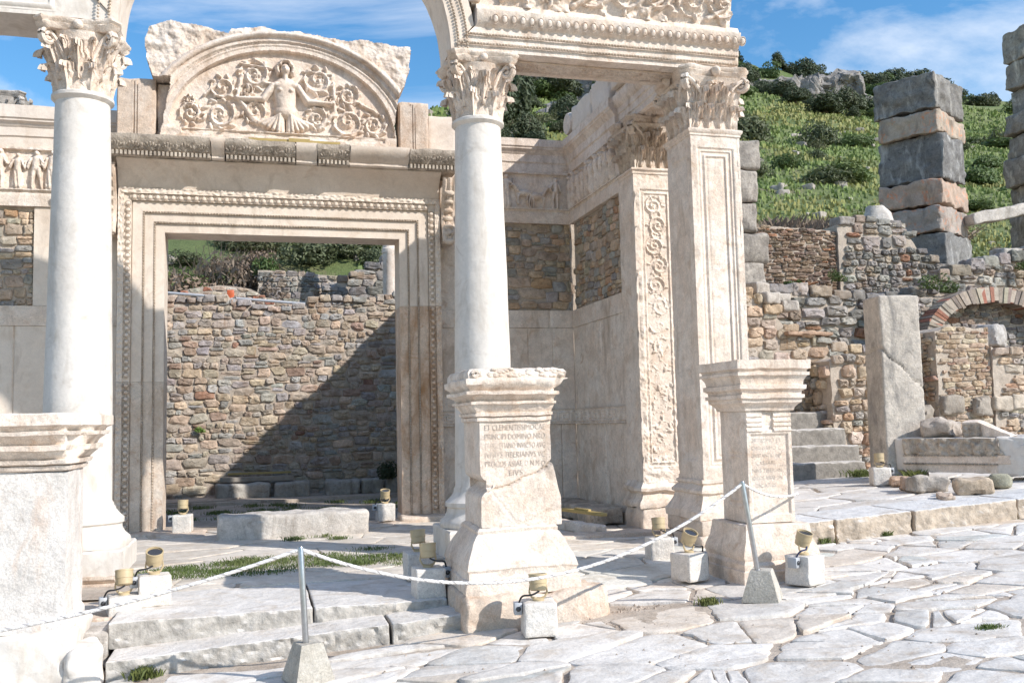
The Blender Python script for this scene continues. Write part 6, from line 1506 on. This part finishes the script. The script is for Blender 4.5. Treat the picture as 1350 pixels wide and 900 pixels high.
# near plants by position in the view
for (px,py,Y,s,k,sz) in ((1030,285,24,.95,'g',.6),(1060,290,24.5,.7,'g2',.5),(1085,200,44,1.5,'o',.7),(1085,245,33,1.4,'d',.8),(1120,262,29,1.1,'d',.8),(1145,268,28,1.,'d',.8),(1180,262,28,.9,'d',.7),(1320,300,28,1.2,'o',.6),(1300,230,50,2,'g',.8),(270,350,25.5,1.5,'d',1.2),(300,345,26,1.2,'d',1.3),(245,352,25.2,1.2,'d',1.1),(228,360,24.5,.7,'g',1.),(352,372,24.2,.95,'o',.9),(378,362,24.6,.8,'g',1.),(400,372,25.5,.9,'d',.9),(345,338,31,1.4,'g2',.7),(370,335,33,1.5,'g',.6),(240,325,32,1.6,'g2',.8)):
    p=aY(px,py,Y);put(k,p[0],Y,s,sz)
for i in range(74):
    px=rh.uniform(215,515);Y=rh.uniform(24.0,34);p=aY(px,350,Y);put(rh.choice(['g','o','d','d','g2','o']),p[0],Y,rh.uniform(.45,1.1),rh.uniform(.7,1.1))
for i in range(18):
    px=rh.uniform(640,780);Y=rh.uniform(45,75);p=aY(px,150,Y);put(rh.choice(['g','o','o','t']),p[0],Y,rh.uniform(.8,1.6))
# scattered limestone on the slope
mb=MB();rs=random.Random(8)
for i in range(260):
    y=25+rs.random()**1.5*60;x=y*rs.choice([rs.uniform(-.13,.12),rs.uniform(.55,1.05),rs.uniform(.15,.4)]);s=rs.uniform(.1,.35)*(.7+y/60);zz_=gz(x,y)
    mb.block((x,y,zz_),(s*1.6,s,s),s*.5,s*.3,s*.15,1/s,i,(math.cos(i),math.sin(i),0),(-math.sin(i),math.cos(i),0),c=(.75,.73,.7))
tag(mb.build('hill_stones',M['rough'],ang=30),'small pale stones scattered in the grass of the hillside','stones',kind='stuff')
# cliffs
def cliff(x,y,w,h,d,seed,label):
    mb=MB();zb=gz(x,y)-2
    mb.block((x,y,zb+h/2-2.2),(w,d,h),.3,min(1.2,h*.3),.75,.5,seed,(.86,-.5,0),(.5,.86,0),lim=70)
    tag(mb.build('rock_outcrop',M['cliff'],ang=30,fn=lambda V:V+np.stack([np.abs(fbm(V*np.array([1,1,.45]),.55,4,seed+q))-.5 for q in range(3)],-1)*.9),label,'rock outcrop','grey rock outcrops on the hilltop')
cliff(72,111,16,6.0,6,3,'broad grey cliff just right of the carved beam end, below the hilltop trees')
cliff(66,105,8,5.5,5,4,'grey rock face lowest and leftmost on the right hilltop')
cliff(84,116,10,3.4,5,5,'grey rock ledge at the right end of the hilltop cliff')
cliff(29,86,9,9,6,6,'pale rock peak seen between the middle column and the carved beam')
cliff(38,95,12,8,6,7,'rock band below the carved beam, right of the pale peak')
cliff(24,74,6,4,4,8,'small rock showing right above the porch wall beside the middle column')
# coarse grass on the slope
rg=np.random.default_rng(9);n=130000
y=24.5+rg.random(n)**1.5*75;x=rg.uniform(2,115,n);kk=(x/y>.1)&(x/y<1.15);x,y=x[kk],y[kk];z=terr(x,y)
nn=n2(x,y,.12,3,6);n=len(x);a=rg.uniform(0,6.28,n);s=rg.uniform(.02,.07,n)*(.6+y/50);h=s*rg.uniform(1.2,3.2,n)
px_,py_=np.cos(a)*s,np.sin(a)*s
V=np.stack([np.stack([x-px_,y-py_,z-.03],-1),np.stack([x+px_,y+py_,z-.03],-1),np.stack([x+px_*.9+py_*.5,y+py_*.9,z+h*.8],-1),np.stack([x-px_*.6,y-py_*.6-px_*.3,z+h],-1)],1).reshape(-1,3)
base=np.where((nn>.25)[:,None],np.array([1.5,1.12,1.0]),np.array([.9,1.,.75]))*rg.uniform(.65,1.25,(n,1))
mb=MB();mb.add(V,np.arange(n*4).reshape(n,4),np.repeat(base,4,axis=0));tag(mb.build('hill_grass',M['hillgrass'],flat=True),'coarse green and yellowish grass covering the hillside','grass',kind='stuff')
# dry reeds
mb=MB()
for i in range(70):
    px=rh.uniform(1000,1165);Y=rh.uniform(26,30);p=aY(px,275,Y);grasspatch(mb,110,.7,.5,1.15,500+i,p[0],Y,lambda a,b:terr(a,b)-.05,.014)
tag(mb.build('dry_reeds',M['dry'],flat=True),'band of tall dry brown grass behind the upper terrace wall','dry grass',kind='stuff')
# weeds on the terraces
mb=MB()
for i,(px,py,Y,w) in enumerate([(1100,366,20.2,.35),(1048,372,20.2,.2),(1035,372,20.2,.15),(1228,375,17.4,.5),(1245,380,17.4,.35),(1345,352,17.5,.3)]):
    p=aY(px,py,Y);b2=MB();bush(b2,500,w,w*.5,w*.8,.03,600+i,6)
    mb.add(np.concatenate(b2.v)+p-np.array([0,.1,.1]),b2.f,np.concatenate(b2.c))
tag(mb.build('terrace_weeds',M['leaf'],flat=True),'dark green weeds creeping over the terrace walls','weeds',kind='stuff')

# ================================================================== light, sky, camera
SD=np.array([1,-.90,.95]);SD=SD/np.linalg.norm(SD)
el=math.asin(SD[2]);
sun=bpy.data.lights.new('sun','SUN');sun.energy=4.1;sun.angle=R(.53);sun.color=(1,.965,.915)
so=bpy.data.objects.new('sun',sun);COL.objects.link(so)
from mathutils import Vector,Matrix
so.rotation_euler=Vector(SD).to_track_quat('Z','Y').to_euler()
so.location=(20,-18,19)
w=bpy.data.worlds.new('World');scene.world=w;w.use_nodes=True;nt=w.node_tree;nt.nodes.clear();L=nt.links
out=nd(nt,'ShaderNodeOutputWorld');bg=nd(nt,'ShaderNodeBackground',Strength=.15);L.new(bg.outputs[0],out.inputs[0])
sky=nt.nodes.new('ShaderNodeTexSky');sky.sky_type='NISHITA';sky.sun_disc=False;sky.sun_elevation=el;sky.sun_rotation=math.atan2(SD[0],SD[1]);sky.air_density=1.2;sky.dust_density=.35;sky.ozone_density=2.2
tc=nd(nt,'ShaderNodeTexCoord');mp=nd(nt,'ShaderNodeMapping');mp.inputs['Scale'].default_value=(1.,1.6,3.6);mp.inputs['Rotation'].default_value=(0,.25,.6);mp.inputs['Location'].default_value=CLOUDLOC if 'CLOUDLOC' in globals() else (3.1,1.2,.4)
L.new(tc.outputs['Generated'],mp.inputs[0])
c1=noise(nt,mp.outputs[0],1.5,9,.6,.7)
cf=ramp(nt,c1,.48,.74,0,.9)
hs=nd(nt,'ShaderNodeHueSaturation',Saturation=1.34,Value=.95);L.new(sky.outputs[0],hs.inputs['Color'])
mx=mixc(nt,hs.outputs[0],(6.3,6.4,6.6),cf)
L.new(mx,bg.inputs[0])
cam=bpy.data.cameras.new('camera');co=bpy.data.objects.new('camera',cam);COL.objects.link(co);scene.camera=co
cam.sensor_fit='HORIZONTAL';cam.sensor_width=36;cam.lens=36*F/PW;cam.clip_end=2000;cam.clip_start=.05
m=Matrix(((_r2[0],_u2[0],-_fw[0],0),(_r2[1],_u2[1],-_fw[1],0),(_r2[2],_u2[2],-_fw[2],EYE),(0,0,0,1)));co.matrix_world=m
scene.view_settings.view_transform='Standard';scene.view_settings.look='None';scene.view_settings.gamma=1;scene.view_settings.exposure=.42
scene.render.engine='CYCLES'
scene.cycles.max_bounces=5;scene.cycles.diffuse_bounces=3;scene.cycles.transmission_bounces=2
